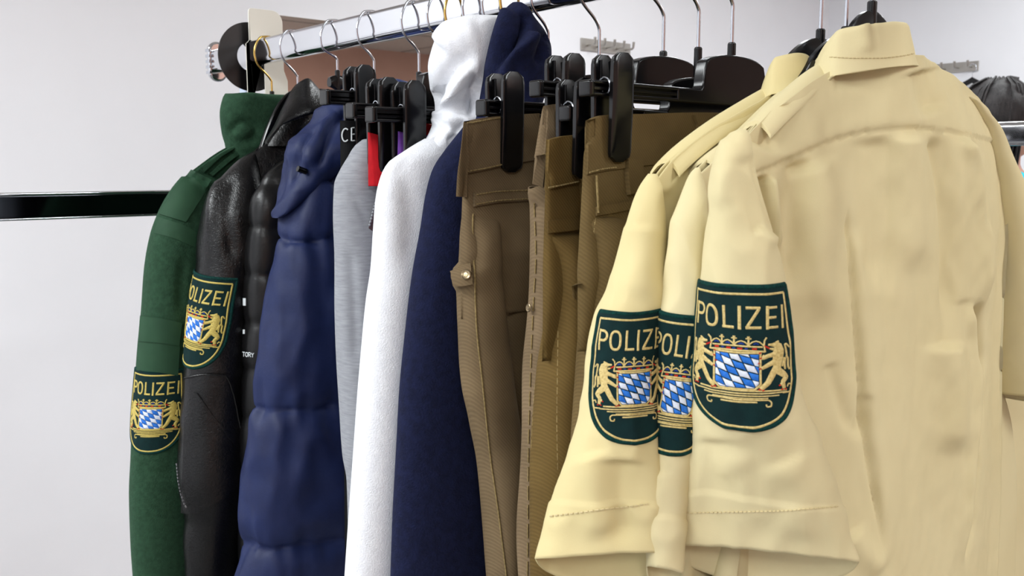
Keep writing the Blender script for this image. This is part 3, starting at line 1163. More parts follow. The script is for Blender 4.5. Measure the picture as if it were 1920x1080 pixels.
def clip_hanger(y, zbar, label, x0=0.4743, xc=0.645, mat='wire', nzk=None, clip_x=(0.487,), sz=1.0, clipmul=1.0, bend=0.55, solid=False):
    """Black trouser hanger: grooved bar, raised middle, two sprung clips."""
    x1 = 2 * xc - x0
    nzk = nzk or zbar + 0.034 + 0.006 * sz
    r = empty('trouser_hanger', (xc, y, zbar - 0.05), label, 'hanger', None)
    hb = 0.0056 * sz
    b = MB()
    d = 0.0058 * sz
    # plain middle of the bar with the hump, grooved ends (web and two flanges)
    mid0, mid1 = xc - 0.075, xc + 0.075
    prof = [(mid0, -hb), (mid1, -hb), (mid1, hb), (xc + 0.046, hb)]
    prof += [(xc + 0.044 - 0.001 * k, hb + 0.0075 * k) for k in (0.4, 1, 2)]
    for k in range(11):
        a = math.radians(20 + 140 * k / 10)
        prof.append((xc + 0.042 * math.cos(a), hb + 0.0195 + 0.0105 * math.sin(a)))
    prof += [(xc - 0.044 + 0.001 * k, hb + 0.0075 * k) for k in (2, 1, 0.4)]
    prof += [(xc - 0.046, hb), (mid0, hb)]
    b.extrude([(px, zbar + pz) for px, pz in prof], 1, y - d, y + d)
    bar = b.build('bar', M['plastic'], r, bevel=0.0016)
    for xa, xb in ((x0, mid0 + 0.001), (mid1 - 0.001, x1)):
        g = MB()
        if solid:
            g.box((xa, y - d * 0.8, zbar - hb * 0.5), (xb, y + d * 0.8, zbar + hb * 0.9), 0.001)
        g.box((xa, y - d, zbar + hb - 0.0028), (xb, y + d, zbar + hb), 0.0011)
        g.box((xa, y - d, zbar - hb), (xb, y + d, zbar - hb + 0.0028), 0.0011)
        g.box((xa, y - 0.0018, zbar - hb + 0.001), (xb, y + 0.0018, zbar + hb - 0.001))
        g.box((xa, y - d * 0.8, zbar - 0.0012), (xb, y + d * 0.8, zbar + 0.0012), 0.0004)
        xe = xa if xa == x0 else xb
        g.box((xe - 0.003, y - d * 1.08, zbar - hb * 1.15), (xe + 0.003, y + d * 1.08, zbar + hb * 1.05), 0.0022)
        g.build('bar_end', M['plastic'], r)
    MB().tube([(xc, y, zbar + hb + 0.026), (xc, y, nzk), (xc, y, nzk + 0.0014)], [0.0036, 0.0036, 0.0028], 14).build('neck_cap', M['plastic'], r)
    add_hook(r, xc, nzk, y, mat, bend=bend)
    for cx in list(clip_x) + [2 * xc - c for c in clip_x]:
        hw = 0.0112 * (1 + 0.5 * (sz - 1))
        cl = None
        for side in (-1, 1):
            # jaw profile in (offset, z): handle leaning out at the top, jaw closing below
            kk = clipmul
            pr = [(0.0078, 0.026 * sz), (0.0066, 0.012 * sz), (0.0060, 0.0), (0.0060, -0.012), (0.0058, -0.030 * kk), (0.0056, -0.046 * kk), (0.0054, -0.050 * kk)]
            pr = [(o_ + 0.0058 * (sz - 1), z_) for o_, z_ in pr]
            th = [0.0046, 0.0066, 0.0070, 0.0068, 0.0060, 0.0052, 0.0036]
            q = resample([(o_, z_, t_) for (o_, z_), t_ in zip(pr, th)], 22)
            V = []
            nn = len(q)
            for k_, (o_, z_, t_) in enumerate(q):
                s_ = k_ / (nn - 1)
                # rounded ends
                e = min(s_, 1 - s_)
                wv = hw * math.sqrt(max(0.16, 1 - max(0, 1 - e / 0.085) ** 2.2))
                for m in range(12):
                    a = 2 * math.pi * (m + 0.5) / 12
                    ca, sa = math.cos(a), math.sin(a)
                    V.append((cx + wv * np.sign(ca) * abs(ca) ** 0.35, y + side * (o_ + t_ / 2) + t_ / 2 * np.sign(sa) * abs(sa) ** 0.55, zbar + z_))
            F = grid_faces(nn, 12, True) + [tuple(range(12)), tuple(range((nn - 1) * 12, nn * 12))]
            jo = MB().add(V, F).build('clip', M['plastic'], r, auto=40)
            if side == 1:
                # inner ribs of the far jaw
                for xr in (-0.0055, 0.0055):
                    MB().box((cx + xr - 0.0008, y + 0.0055, zbar + 0.008), (cx + xr + 0.0008, y + 0.0078, zbar + 0.022 * sz), 0.0004).build('rib', M['plastic'], jo)
            else:
                cl = jo
        sp = MB()
        th = np.linspace(-1.2, math.pi + 1.2, 20)
        sp.tube([(cx - 0.0088, y + 0.0062 * math.cos(a), zbar + 0.002 + 0.0066 * sz * math.sin(a)) for a in th], 0.0007, 6)
        sp.build('spring', M['wire'], cl)
    return r


# ================================================================== garments
XC = 0.645
GY = {'green': 1.325, 'leather': 1.24, 'pblack': 1.185, 'pnavy': 1.12, 'blue': 1.026, 'c1': 0.872, 'grey': 0.838, 'c2': 0.806, 'c3': 0.772, 'white': 0.742, 'navy': 0.695,
      'T1': 0.625, 'T2': 0.548, 'T3': 0.51, 'T4': 0.474, 'A': 0.392, 'B': 0.371, 'C': 0.351}


def mirrored_top(left, xc=XC, neck=None):
    """left: (x, z) from the shoulder tip inward; mirrored to the right side."""
    r = [(2 * xc - x, z) for x, z in left][::-1]
    return left + (neck or []) + r


def simple_body(name, y, top_left, hem, mat, parent, D=0.03, flare=0.0, n_s=50, n_t=50, wr=(0.004, 9, 2.5), seed=1, d0=0.008):
    tl = px_xz(top_left, y)
    top = mirrored_top(tl)
    xl, zl = tl[0]
    sides = [(zl + 0.2, xl, 2 * XC - xl), (zl - 0.03, xl, 2 * XC - xl), (zl - 0.25, xl + 0.02 - flare, 2 * XC - xl - 0.02 + flare), (hem, xl + 0.02 - flare * 1.5, 2 * XC - xl - 0.02 + flare * 1.5)]
    S = torso(top, sides, hem, y, D, d0, n_s, n_t)
    if wr[0]:
        S.wrinkle(wr[0], wr[1], wr[2], seed)
    S.build(name, mat, parent, thick=0.0015)
    return S


# ------------------------------------------------------------ green fleece jacket
y = GY['green']
coat_hanger(y, float(atX(527, 168, 0.64)[2]) - 0.004, 'black hanger on a gold hook inside the green fleece jacket', 'brass', cap_=False, half=0.17, bend=0.35, line=[(305, 400), (335, 345), (375, 310), (428, 276), (470, 262)])
J = empty('fleece_jacket', (XC, y, 0.86), 'dark green police fleece jacket at the far end of the rail', 'jacket')
simple_body('body', y, [(305, 400), (335, 345), (375, 310), (428, 276), (470, 262)], 0.88, M['green'], J, 0.028)
S = tube_px([(330, 340, 372, 0.012), (350, 325, 388, 0.022), (400, 299, 392, 0.034), (440, 286, 392, 0.04), (500, 276, 385, 0.042), (580, 270, 378, 0.042), (650, 262, 372, 0.041), (710, 257, 370, 0.041), (780, 252, 370, 0.041), (850, 250, 368, 0.04), (920, 247, 366, 0.04), (1000, 248, 366, 0.04), (1080, 252, 368, 0.039), (1260, 262, 380, 0.036)], 90, 64, 2.2, Y=y - 0.004)
S.wrinkle(0.004, 14, 4, 3)
S.lines([([(286, 440), (320, 446), (365, 470)], 0.002, -0.0022, 'crease'), ([(345, 480), (338, 560), (345, 600)], 0.006, -0.004, 'ridge'), ([(262, 870), (300, 890), (335, 880)], 0.008, -0.003, 'ridge')])
S.build('sleeve', M['green'], J, True, False, 0.0015)
mirror_surf(S, XC).build('sleeve', M['green'], J, True, False, 0.0015)
# shoulder tab, pocket panel
piece('shoulder_tab', S, [(359, 318), (327, 360), (300, 402)], [(396, 338), (371, 380), (348, 417)], M['greensm'], J, 0.003)
piece('shoulder_piping', S, [(299, 408), (345, 422), (368, 436)], [(289, 437), (325, 446), (366, 464)], M['greensm'], J, 0.0012)
pk = piece('sleeve_pocket', S, [(269, 594), (300, 598), (339, 607)], [(259, 694), (295, 697), (333, 704)], M['greensm'], J, 0.0028)
piece('pocket_flap', S, [(268, 592), (300, 596), (340, 605)], [(264, 640), (300, 642), (334, 648)], M['greensm'], J, 0.0042)
emblem(J, S, 281, 785, 0.00100, 0.0, gold='goldy')
# stand-up collar
C = tube_px([(178, 426, 545, 0.03), (186, 422, 546, 0.034), (215, 417, 545, 0.034), (250, 419, 540, 0.033), (275, 426, 535, 0.03), (300, 430, 530, 0.026)], 40, 64, 2.2, Y=y)
C.lines([([(425, 250), (455, 228), (480, 240), (470, 262), (440, 262)], 0.006, -0.006, 'ridge')])
C.wrinkle(0.0035, 26, 20, 5)
C.build('collar', M['green'], J, False, False, 0.003)
B_ = Surf(torso(mirrored_top(px_xz([(305, 400), (335, 345), (375, 310), (428, 276), (470, 262)], y)), [(1.5, 0.45, 0.84), (0.8, 0.45, 0.84)], 1.2, y, 0.028, 0.01, 50, 30).G)
for a, c in (([(437, 272), (405, 290), (375, 318)], [(443, 277), (412, 296), (382, 324)]), ([(452, 278), (420, 300), (392, 326)], [(458, 283), (428, 305), (398, 331)])):
    piece('shoulder_cord', B_, a, c, M['green'], J, 0.006)

# ------------------------------------------------------------ black leather jacket
y = GY['leather']
coat_hanger(y, float(atX(576, 150, 0.64)[2]) - 0.008, 'black hanger on a chrome hook inside the leather jacket', half=0.16, drop=0.085, bend=0.3, line=[(398, 385), (425, 330), (470, 290), (520, 245), (560, 205)])
J = empty('leather_jacket', (XC, y, 0.86), 'black leather police jacket with sleeve patch between green fleece and black puffer', 'jacket')
Sb = simple_body('body', y, [(398, 385), (425, 330), (470, 290), (520, 245), (560, 205)], 0.88, M['leather'], J, 0.03, wr=(0.005, 10, 4))
S = tube_px([(282, 474, 482, 0.005), (298, 452, 484, 0.012), (318, 432, 486, 0.02), (340, 412, 490, 0.028), (370, 392, 500, 0.036), (410, 378, 500, 0.042), (450, 372, 495, 0.044), (500, 369, 488, 0.045), (560, 362, 482, 0.045), (640, 355, 478, 0.044), (690, 350, 474, 0.044), (740, 346, 472, 0.044), (800, 341, 470, 0.045), (880, 338, 470, 0.046), (930, 345, 470, 0.044), (965, 352, 466, 0.04), (1000, 350, 460, 0.036), (1150, 352, 462, 0.034)], 100, 64, 2.2, Y=y)
S.wrinkle(0.005, 12, 6, 11)
S.wrinkle(0.0016, 40, 22, 12)
S.lines([([(383, 408), (402, 414), (412, 412)], 0.002, -0.0025, 'crease'), ([(410, 330), (395, 380), (390, 440)], 0.007, 0.004, 'ridge'), ([(440, 330), (425, 400), (440, 500)], 0.010, -0.005, 'ridge')])
S.build('sleeve', M['leather'], J, True, False, 0.0015)
mirror_surf(S, XC).build('sleeve', M['leather'], J, True, False, 0.0015)
emblem(J, S, 361, 617, 0.00108, 0.10, gold='goldy')
pk = piece('sleeve_pocket', S, [(352, 708), (385, 702), (424, 704), (436, 720)], [(344, 960), (370, 962), (420, 930), (458, 905)], M['leather'], J, 0.004, 24, 16)
seam('pocket_seam', S, [(352, 708), (385, 702), (420, 703), (430, 720), (445, 790), (457, 862)], M['leather'], J, 0.0012, 0.0048)
piece('pocket_welt', S, [(366, 734), (395, 780), (430, 825), (455, 862)], [(373, 736), (402, 782), (436, 824), (458, 850)], M['leather'], J, 0.0065, 20, 5)
seam('zip', S, [(339, 868), (342, 900), (350, 935), (357, 952)], M['zip'], J, 0.0012, 0.006, 44, 2)
# collar: a turned-down leather leaf
up_ = smooth_interp(np.arange(8), np.array([(496, 266), (517, 229), (532, 197), (546, 171), (562, 154), (577, 147), (593, 161), (610, 184)], float), np.linspace(0, 7, 26))
lo_ = smooth_interp(np.arange(8), np.array([(497, 270), (508, 256), (527, 236), (546, 227), (564, 220), (582, 215), (598, 209), (612, 201)], float), np.linspace(0, 7, 26))
G = np.zeros((14, 26, 3))
for i in range(14):
    t = i / 13
    for j in range(26):
        p = up_[j] * (1 - t) + lo_[j] * t
        G[i, j] = atY(p[0], p[1], y - 0.034 - 0.022 * math.sin(t * 1.9) - 0.016 * t)
Cs = Surf(G, False)
Cs.wrinkle(0.0016, 45, 45, 6)
o = Cs.build('collar', M['leather'], J, thick=0.004)
zp = MB()
for k in range(16):
    p = lo_[9] + (lo_[24] - lo_[9]) * k / 15
    q = atY(p[0], p[1] - 3 + 2 * math.sin(k * 0.2), y - 0.058)
    zp.box(q - [0.0016, 0.001, 0.0013], q + [0.0016, 0.001, 0.0013], 0.0004)
zp.build('collar_zip', M['zip'], o)
Cb = tube_px([(168, 555, 620, 0.02), (190, 535, 625, 0.026), (230, 515, 625, 0.028), (275, 495, 620, 0.028)], 20, 40, 2.2, Y=y)
Cb.build('collar_stand', M['leather'], J, True)

# ------------------------------------------------------------ black puffer
y = GY['pblack']


def puff(S, seams_px, amp, seed, wr=0.0035):
    """Quilted bulges between horizontal stitch lines given by pixel rows."""
    nr, nc, _ = S.G.shape
    q = S.G - CAM
    vv = 540 - FPX * (q @ UP) / (q @ FW)
    sm = np.array(seams_px, float)
    D = np.zeros((nr, nc))
    for r in range(nr):
        for c in range(nc):
            x, y_, z = S.G[r, c]
            v = vv[r].mean() * 0.6 + vv[r, c] * 0.4 + 9 * nz(x * 18 + seed, y_ * 18, 0)
            k = np.clip(np.searchsorted(sm, v) - 1, 0, len(sm) - 2)
            t = np.clip((v - sm[k]) / (sm[k + 1] - sm[k]), 0, 1)
            bulge = (4 * t * (1 - t)) ** 0.36
            near = math.exp(-min(t, 1 - t) * (sm[k + 1] - sm[k]) / 40)
            pk_ = nz(x * 60 + seed * 3, y_ * 60, z * 9) * near * wr
            D[r, c] = amp * (bulge - 0.75) + pk_ + 0.002 * nz(x * 22, y_ * 22, z * 12 + seed)
    return S.push(D)


J = empty('puffer_jacket', (XC, y, 0.86), 'glossy black quilted puffer jacket between leather jacket and navy puffer', 'jacket')
simple_body('body', y, [(484, 360), (515, 315), (540, 300), (570, 260), (590, 230)], 0.88, M['puffblack'], J, 0.03, wr=(0.005, 12, 12))
S = tube_px([(286, 548, 560, 0.005), (302, 526, 564, 0.012), (325, 500, 570, 0.022), (347, 484, 570, 0.03), (377, 472, 565, 0.036), (436, 466, 560, 0.04), (513, 462, 555, 0.042), (590, 460, 550, 0.042), (650, 457, 548, 0.042), (740, 456, 545, 0.042), (900, 452, 545, 0.042), (1080, 450, 545, 0.042), (1240, 452, 548, 0.04)], 170, 64, 2.2, Y=y, bs=0.72)
puff(S, [300, 345, 425, 513, 604, 690, 780, 870, 965, 1065, 1160, 1240], 0.0055, 2, 0.003)
S.build('sleeve', M['puffblack'], J, True)
mirror_surf(S, XC).build('sleeve', M['puffblack'], J, True)
for (u, v), (du, dv) in (((458.5, 566), (2.5, 7)), ((457.5, 622), (1.6, 4))):
    piece('white_mark', S, [(u - du, v - dv), (u + du, v - dv)], [(u - du, v + dv), (u + du, v + dv)], M['print'], J, 0.0006, 5, 5)


def px_text(parent, S, glyphs, u0, v0, wpx, hpx, mat, stroke, h=0.0007, slant=0.0, name='lettering', adv=1.25, dv=0.0):
    """Stroke lettering laid on a surface: each glyph is a list of polylines in a unit box."""
    b = MB()
    for k, gl in enumerate(glyphs):
        for pl in gl:
            pts = []
            for p in linear(pl, 14) if len(pl) == 2 else linear(pl, 26):
                u = u0 + (k * adv + p[0]) * wpx + slant * (1 - p[1]) * hpx
                v = v0 + p[1] * hpx + dv * (u - u0)
                P, n_ = S.hit(u, v)
                if P is not None:
                    pts.append(P + n_ * h)
            if len(pts) > 3:
                b.tube(pts, stroke, 6)
    return b.build(name, mat, parent) if b.V else None


def arcp(cx, cy, rx, ry, a0, a1, n=14):
    return [(cx + rx * math.cos(math.radians(a0 + (a1 - a0) * k / (n - 1))), cy + ry * math.sin(math.radians(a0 + (a1 - a0) * k / (n - 1)))) for k in range(n)]


GLY = {'T': [[(0, 0), (1, 0)], [(0.5, 0), (0.5, 1)]], 'O': [arcp(0.5, 0.5, 0.5, 0.5, 0, 360, 24)], 'R': [[(0.05, 1), (0.05, 0)], [(0.05, 0)] + arcp(0.5, 0.26, 0.42, 0.26, -90, 90) + [(0.05, 0.52)], [(0.5, 0.52), (0.95, 1)]],
       'Y': [[(0, 0), (0.5, 0.5), (1, 0)], [(0.5, 0.5), (0.5, 1)]], 'C': [arcp(0.55, 0.5, 0.5, 0.5, -50, -310, 22)], 'E': [[(0.9, 0), (0.05, 0), (0.05, 1), (0.9, 1)], [(0.05, 0.5), (0.75, 0.5)]]}
px_text(J, S, [GLY[c] for c in 'TORY'], 456, 660, 4.3, 8, M['print'], 0.00062, 0.0008, dv=0.08)

# ------------------------------------------------------------ navy puffer
y = GY['pnavy']
coat_hanger(y, float(atX(652, 134, 0.64)[2]), 'black hanger on a chrome hook inside the navy puffer jacket', half=0.15, nx=0.64, bend=0.55, line=[(560, 345), (575, 310), (600, 270), (625, 225), (650, 195)])
J = empty('puffer_jacket', (XC, y, 0.86), 'large navy blue quilted puffer jacket left of the grey knit sweater', 'jacket')
simple_body('body', y, [(560, 345), (575, 310), (600, 270), (625, 225), (650, 195)], 0.88, M['puffnavy'], J, 0.035, wr=(0.006, 10, 8))
S = tube_px([(318, 570, 610, 0.012), (336, 556, 640, 0.026), (360, 546, 660, 0.036), (407, 530, 670, 0.044), (457, 518, 672, 0.047), (500, 512, 672, 0.05), (560, 507, 672, 0.05), (620, 498, 674, 0.05), (680, 490, 676, 0.05), (760, 478, 680, 0.05), (860, 470, 684, 0.052), (985, 455, 690, 0.053), (1080, 452, 694, 0.053), (1260, 455, 698, 0.05)], 170, 80, 2.2, Y=y)
puff(S, [330, 444, 756, 1008, 1270], 0.019, 5, 0.010)
S.wrinkle(0.0045, 20, 11, 8, True)
S.wrinkle(0.0020, 50, 30, 9)
S.build('sleeve', M['puffnavy'], J, True)
mirror_surf(S, XC).build('sleeve', M['puffnavy'], J, True)
Hd = tube_px([(182, 628, 668, 0.02), (200, 600, 690, 0.035), (223, 585, 698, 0.042), (253, 558, 700, 0.05), (288, 541, 690, 0.055), (312, 537, 650, 0.05), (340, 530, 612, 0.04), (365, 522, 580, 0.03), (390, 514, 552, 0.022), (404, 511, 536, 0.016), (408, 512, 530, 0.010)], 80, 72, 2.2, Y=y)
Hd.wrinkle(0.004, 18, 10, 21)
Hd.lines([([(650, 205), (622, 240), (606, 280), (596, 318)], 0.005, -0.011, 'ridge'), ([(636, 215), (604, 250), (584, 290), (570, 330)], 0.009, 0.007, 'ridge'), ([(590, 235), (566, 275), (552, 320), (540, 360)], 0.004, -0.008, 'ridge')])
Hd.wrinkle(0.0050, 24, 18, 23, True)
Hd.wrinkle(0.0022, 55, 40, 24)
hd = Hd.build('hood', M['puffnavy'], J, True)
cd_ = MB()
pts = [atY(u, v, float(Hd.hit(572, 322)[0][1]) - 0.004) for u, v in ((561, 316), (563, 324), (570, 322), (578, 328), (588, 330))]
cd_.tube(resample(pts, 20), 0.0014, 6)
cd_.build('drawcord', M['puffnavy'], hd)
q = atY(566, 319, float(Hd.hit(572, 322)[0][1]) - 0.004)
MB().tube([q - [0.006, 0, -0.002], q, q + [0.006, 0, -0.002]], 0.004, 10).build('cord_toggle', M['plastic'], hd)

# ------------------------------------------------------------ blue jacket further along, mostly hidden
y = GY['blue']
coat_hanger(y, float(atX(727, 149, 0.64)[2]) - 0.006, 'black hanger on a chrome hook inside the half-hidden blue jacket', half=0.15, nx=0.64, bend=0.55, line=[(655, 330), (672, 270), (690, 225), (710, 190)])
J = empty('rain_jacket', (XC, y, 0.86), 'blue nylon jacket almost hidden behind the black clip hangers', 'jacket')
simple_body('body', y, [(655, 330), (672, 270), (690, 225), (710, 190)], 0.88, M['blue'], J, 0.02)
S = tube_px([(148, 715, 740, 0.02), (156, 698, 765, 0.03), (175, 690, 780, 0.036), (205, 690, 790, 0.034)], 24, 48, 2.2, Y=y)
S.wrinkle(0.008, 30, 25, 4)
S.build('hood', M['blue'], J, True)

# ------------------------------------------------------------ wide hanger with the teal size clip, behind the white hood
hy = 0.925
r = coat_hanger(hy, float(atX(797, 146, 0.64)[2]) + 0.004, 'glossy black arched hanger with a teal clip behind the white hood', half=0.075, drop=0.06, nx=0.64, depth_=0.014)
q = atY(788, 170, hy - 0.018)
V, F = [], []
th = np.linspace(0, 2 * math.pi, 24, endpoint=False)
for nm, dz, mt, sx in (('size_clip', 0.004, 'teal', 0.010), ('clip_window', -0.006, 'greyplastic', 0.009)):
    pts = [(q[0] + 0.012 * t, hy - 0.02, q[2] + dz + 0.014 * t) for t in np.linspace(-1, 1, 9)]
    MB().tube(pts, [0.001 + 0.0055 * math.sqrt(max(0, 1 - t * t)) for t in np.linspace(-1, 1, 9)], 12).build(nm, M[mt], r)

# ------------------------------------------------------------ clip hangers of the middle group
clip_hanger(GY['c1'], float(atY(612, 182, GY['c1'])[2]), 'first black clip hanger left of the white hood, holding a black garment', sz=1.35, solid=True, clipmul=1.35, x0=float(atY(610, 182, GY['c1'])[0]), clip_x=(float(atY(683, 160, GY['c1'] - 0.01)[0]),))
clip_hanger(GY['c2'], float(atY(662, 207, GY['c2'])[2]), 'second black clip hanger left of the white hood, above the red garment', sz=1.3, solid=True, clipmul=1.3, x0=float(atY(659, 205, GY['c2'])[0]), clip_x=(float(atY(728, 180, GY['c2'] - 0.01)[0]),))
clip_hanger(GY['c3'], float(atY(700, 214, GY['c3'])[2]), 'third black clip hanger, its large clip touching the white hood', sz=1.3, solid=True, clipmul=1.5, x0=float(atY(696, 214, GY['c3'])[0]), clip_x=(float(atY(776, 200, GY['c3'] - 0.01)[0]),))


def hung_cloth(name, label, cat, y, px_top, lean, hemz, mat, D=0.012, mirrored=True, width=None, seed=1):
    """A flat skirt or trousers hung by its waist: folded cloth with an open top."""
    tl = atY(px_top[0][0], px_top[0][1], y)
    tr = atY(px_top[1][0], px_top[1][1], y)
    xw = width or (2 * XC - tl[0])
    top = [(tl[0], tl[2]), ((tl[0] + xw) / 2, tl[2] - 0.004), (xw, tl[2])]
    S = torso(top, [(tl[2] + 0.05, tl[0], xw), (tl[2] - 0.1, tl[0] - 0.004, xw + 0.004), (hemz, tl[0] - 0.01 + (lean or 0), xw + 0.01 + (lean or 0))], hemz, y, D, 0.006, 40, 40, 0.05, 0.35)
    S.wrinkle(0.004, 14, 3, seed)
    J = empty(name, (XC, y, hemz), label, cat)
    S.build('cloth', mat, J, thick=0.0015)
    return J, S


J, S = hung_cloth('black_top', 'black garment with white CE lettering clipped above the grey sweater', 'garment', GY['c1'], ((640, 226), (700, 232)), None, 0.95, M['blacktex'], 0.018, seed=3)
px_text(J, S, [GLY['C'], GLY['E']], 641, 242, 13, 24, M['print'], 0.0008, 0.001, adv=1.3, dv=-0.10)
J, S = hung_cloth('red_skirt', 'red jersey garment with a folded edge clipped right of the grey sweater', 'garment', GY['c2'], ((688, 248), (740, 244)), 0.10, 1.40, M['red'], 0.016, width=0.545, seed=5)
J2, S2 = hung_cloth('purple_top', 'narrow purple garment showing between two black clips', 'garment', GY['c3'], ((744, 246), (766, 243)), None, 1.2, M['purple'], 0.012, width=0.56, seed=6)
J2, S2 = hung_cloth('red_shirt', 'bright red garment peeping out between black clip and white hood', 'garment', GY['c3'] + 0.016, ((792, 231), (830, 231)), None, 1.2, M['red'], 0.006, width=0.62, seed=7)

# ------------------------------------------------------------ grey sweater
y = GY['grey']
coat_hanger(y, 1.497, 'black hanger on a gold hook inside the grey knit sweater', 'brass', half=0.14, nx=0.645, line=[(640, 330), (655, 295), (680, 268), (705, 252), (740, 240)])
J = empty('knit_sweater', (XC, y, 0.88), 'grey melange knit sweater with a dark lining between navy puffer and white hoodie', 'sweater')
simple_body('body', y, [(640, 330), (655, 295), (680, 268), (705, 252), (740, 240)], 0.9, M['jersey'], J, 0.018)
S = tube_px([(262, 680, 700, 0.008), (275, 664, 712, 0.014), (290, 655, 722, 0.018), (315, 640, 735, 0.022), (345, 628, 745, 0.024), (400, 626, 745, 0.026), (480, 629, 745, 0.028), (560, 630, 742, 0.028), (640, 633, 738, 0.028), (760, 640, 735, 0.028), (850, 645, 735, 0.028), (900, 652, 735, 0.028), (1080, 655, 735, 0.027), (1250, 660, 738, 0.026)], 100, 64, 2.2, Y=y)
S.wrinkle(0.003, 16, 4, 31)
S.lines([([(628, 356), (650, 358), (672, 385), (690, 425), (702, 440)], 0.0018, -0.0026, 'crease'), ([(655, 470), (662, 560), (668, 700)], 0.006, -0.0035, 'ridge')])
S.build('sleeve', M['jersey'], J, True, False, 0.001)
mirror_surf(S, XC).build('sleeve', M['jersey'], J, True, False, 0.001)
piece('neck_lining', S, [(711, 352), (703, 385), (691, 428)], [(724, 352), (718, 390), (708, 440)], M['jerseyin'], J, 0.0022, 16, 5)
seam('neck_seam', S, [(709, 350), (700, 385), (691, 425)], M['jersey'], J, 0.0011, 0.003, 40, 2)

# ------------------------------------------------------------ white fleece hoodie
y = GY['white']
coat_hanger(y, 1.485, 'black hanger on a gold hook inside the white fleece hoodie', 'brass', half=0.12, nx=0.655, line=[(735, 335), (760, 300), (800, 262), (840, 240), (880, 225)])
J = empty('fleece_hoodie', (XC, y, 0.86), 'white fleece hoodie with its hood puffed up under the rail', 'hoodie')
simple_body('body', y, [(735, 335), (760, 300), (800, 262), (840, 240), (880, 225)], 0.88, M['white'], J, 0.02)
S = tube_px([(258, 795, 830, 0.01), (268, 780, 850, 0.018), (285, 757, 862, 0.026), (305, 731, 862, 0.03), (330, 718, 856, 0.033), (370, 709, 845, 0.034), (430, 704, 832, 0.035), (500, 699, 815, 0.035), (560, 690, 805, 0.036), (650, 680, 792, 0.036), (740, 671, 780, 0.036), (850, 662, 770, 0.036), (950, 655, 764, 0.036), (1040, 650, 760, 0.036), (1080, 648, 760, 0.036), (1250, 644, 760, 0.035)], 110, 72, 2.1, Y=y, bs=0.72)
S.wrinkle(0.0035, 16, 3.5, 41)
S.lines([([(738, 300), (762, 340), (772, 420), (766, 520)], 0.012, -0.004, 'ridge')])
S.build('sleeve', M['white'], J, True, False, 0.0015)
mirror_surf(S, XC).build('sleeve', M['white'], J, True, False, 0.0015)
Hd = tube_px([(29, 915, 938, 0.012), (34, 872, 942, 0.024), (44, 846, 944, 0.034), (60, 830, 944, 0.04), (95, 812, 944, 0.046), (130, 805, 938, 0.048), (165, 808, 930, 0.048), (185, 816, 925, 0.046), (200, 818, 918, 0.044), (222, 814, 906, 0.042), (245, 806, 895, 0.036), (270, 795, 880, 0.028), (290, 790, 860, 0.02)], 90, 88, 2.15, Y=y, bs=0.72)
Hd.lines([([(812, 212), (822, 178), (842, 142), (868, 116), (898, 112)], 0.008, -0.013, 'ridge'), ([(832, 240), (842, 190), (860, 150), (880, 132), (905, 140)], 0.010, 0.012, 'ridge'), ([(905, 150), (885, 175), (890, 200), (905, 208)], 0.007, -0.013, 'ridge'), ([(822, 236), (850, 205), (880, 198), (905, 212)], 0.006, -0.010, 'ridge'), ([(822, 85), (850, 62), (900, 60)], 0.014, 0.006, 'ridge'), ([(850, 270), (860, 240), (880, 232)], 0.006, -0.006, 'ridge'), ([(838, 262), (860, 262), (885, 275)], 0.004, -0.004, 'ridge')])
Hd.wrinkle(0.003, 28, 24, 42)
Hd.build('hood', M['white'], J, True)

# ------------------------------------------------------------ navy fleece hoodie
y = GY['navy']
coat_hanger(y, float(atX(1037, 118, 0.64)[2]) - 0.01, 'black hanger on a chrome hook inside the navy fleece hoodie', half=0.13, nx=0.64, bend=0.6, line=[(812, 340), (835, 300), (870, 262), (905, 240), (940, 220)])
J = empty('fleece_hoodie', (XC, y, 0.86), 'navy blue fleece hoodie with a pointed hood between white hoodie and trousers', 'hoodie')
simple_body('body', y, [(812, 340), (835, 300), (870, 262), (905, 240), (940, 220)], 0.88, M['navy'], J, 0.022)
S = tube_px([(238, 868, 900, 0.012), (250, 858, 915, 0.02), (280, 834, 930, 0.028), (315, 812, 940, 0.033), (360, 800, 945, 0.036), (430, 790, 948, 0.038), (500, 778, 948, 0.04), (600, 765, 945, 0.041), (720, 752, 942, 0.042), (850, 745, 940, 0.042), (960, 740, 940, 0.042), (1080, 737, 942, 0.042), (1250, 734, 945, 0.04)], 110, 72, 2.1, Y=y, bs=0.72)
S.wrinkle(0.003, 14, 4, 51)
S.lines([([(806, 322), (830, 318), (862, 336)], 0.004, -0.0022, 'ridge')])
S.build('sleeve', M['navy'], J, True, False, 0.0015)
mirror_surf(S, XC).build('sleeve', M['navy'], J, True, False, 0.0015)
Hd = tube_px([(6, 962, 978, 0.008), (12, 955, 990, 0.014), (30, 943, 1001, 0.022), (60, 932, 1021, 0.03), (90, 924, 1032, 0.036), (120, 917, 1034, 0.038), (150, 910, 1030, 0.038), (185, 903, 1018, 0.036), (220, 895, 1005, 0.034), (250, 885, 990, 0.03), (275, 880, 975, 0.022)], 80, 88, 2.2, Y=y, bs=0.72)
Hd.lines([([(985, 20), (975, 55), (950, 95), (932, 140), (925, 185)], 0.006, -0.016, 'ridge'), ([(1005, 62), (985, 85), (955, 112), (938, 150), (930, 190)], 0.007, 0.014, 'ridge'), ([(960, 20), (945, 60), (932, 110), (922, 160)], 0.006, 0.010, 'ridge'), ([(1020, 60), (1018, 90), (1012, 125)], 0.005, -0.008, 'ridge'), ([(952, 150), (975, 170), (985, 200)], 0.008, -0.006, 'ridge')])
Hd.wrinkle(0.003, 30, 20, 52)
Hd.build('hood', M['navy'], J, True)

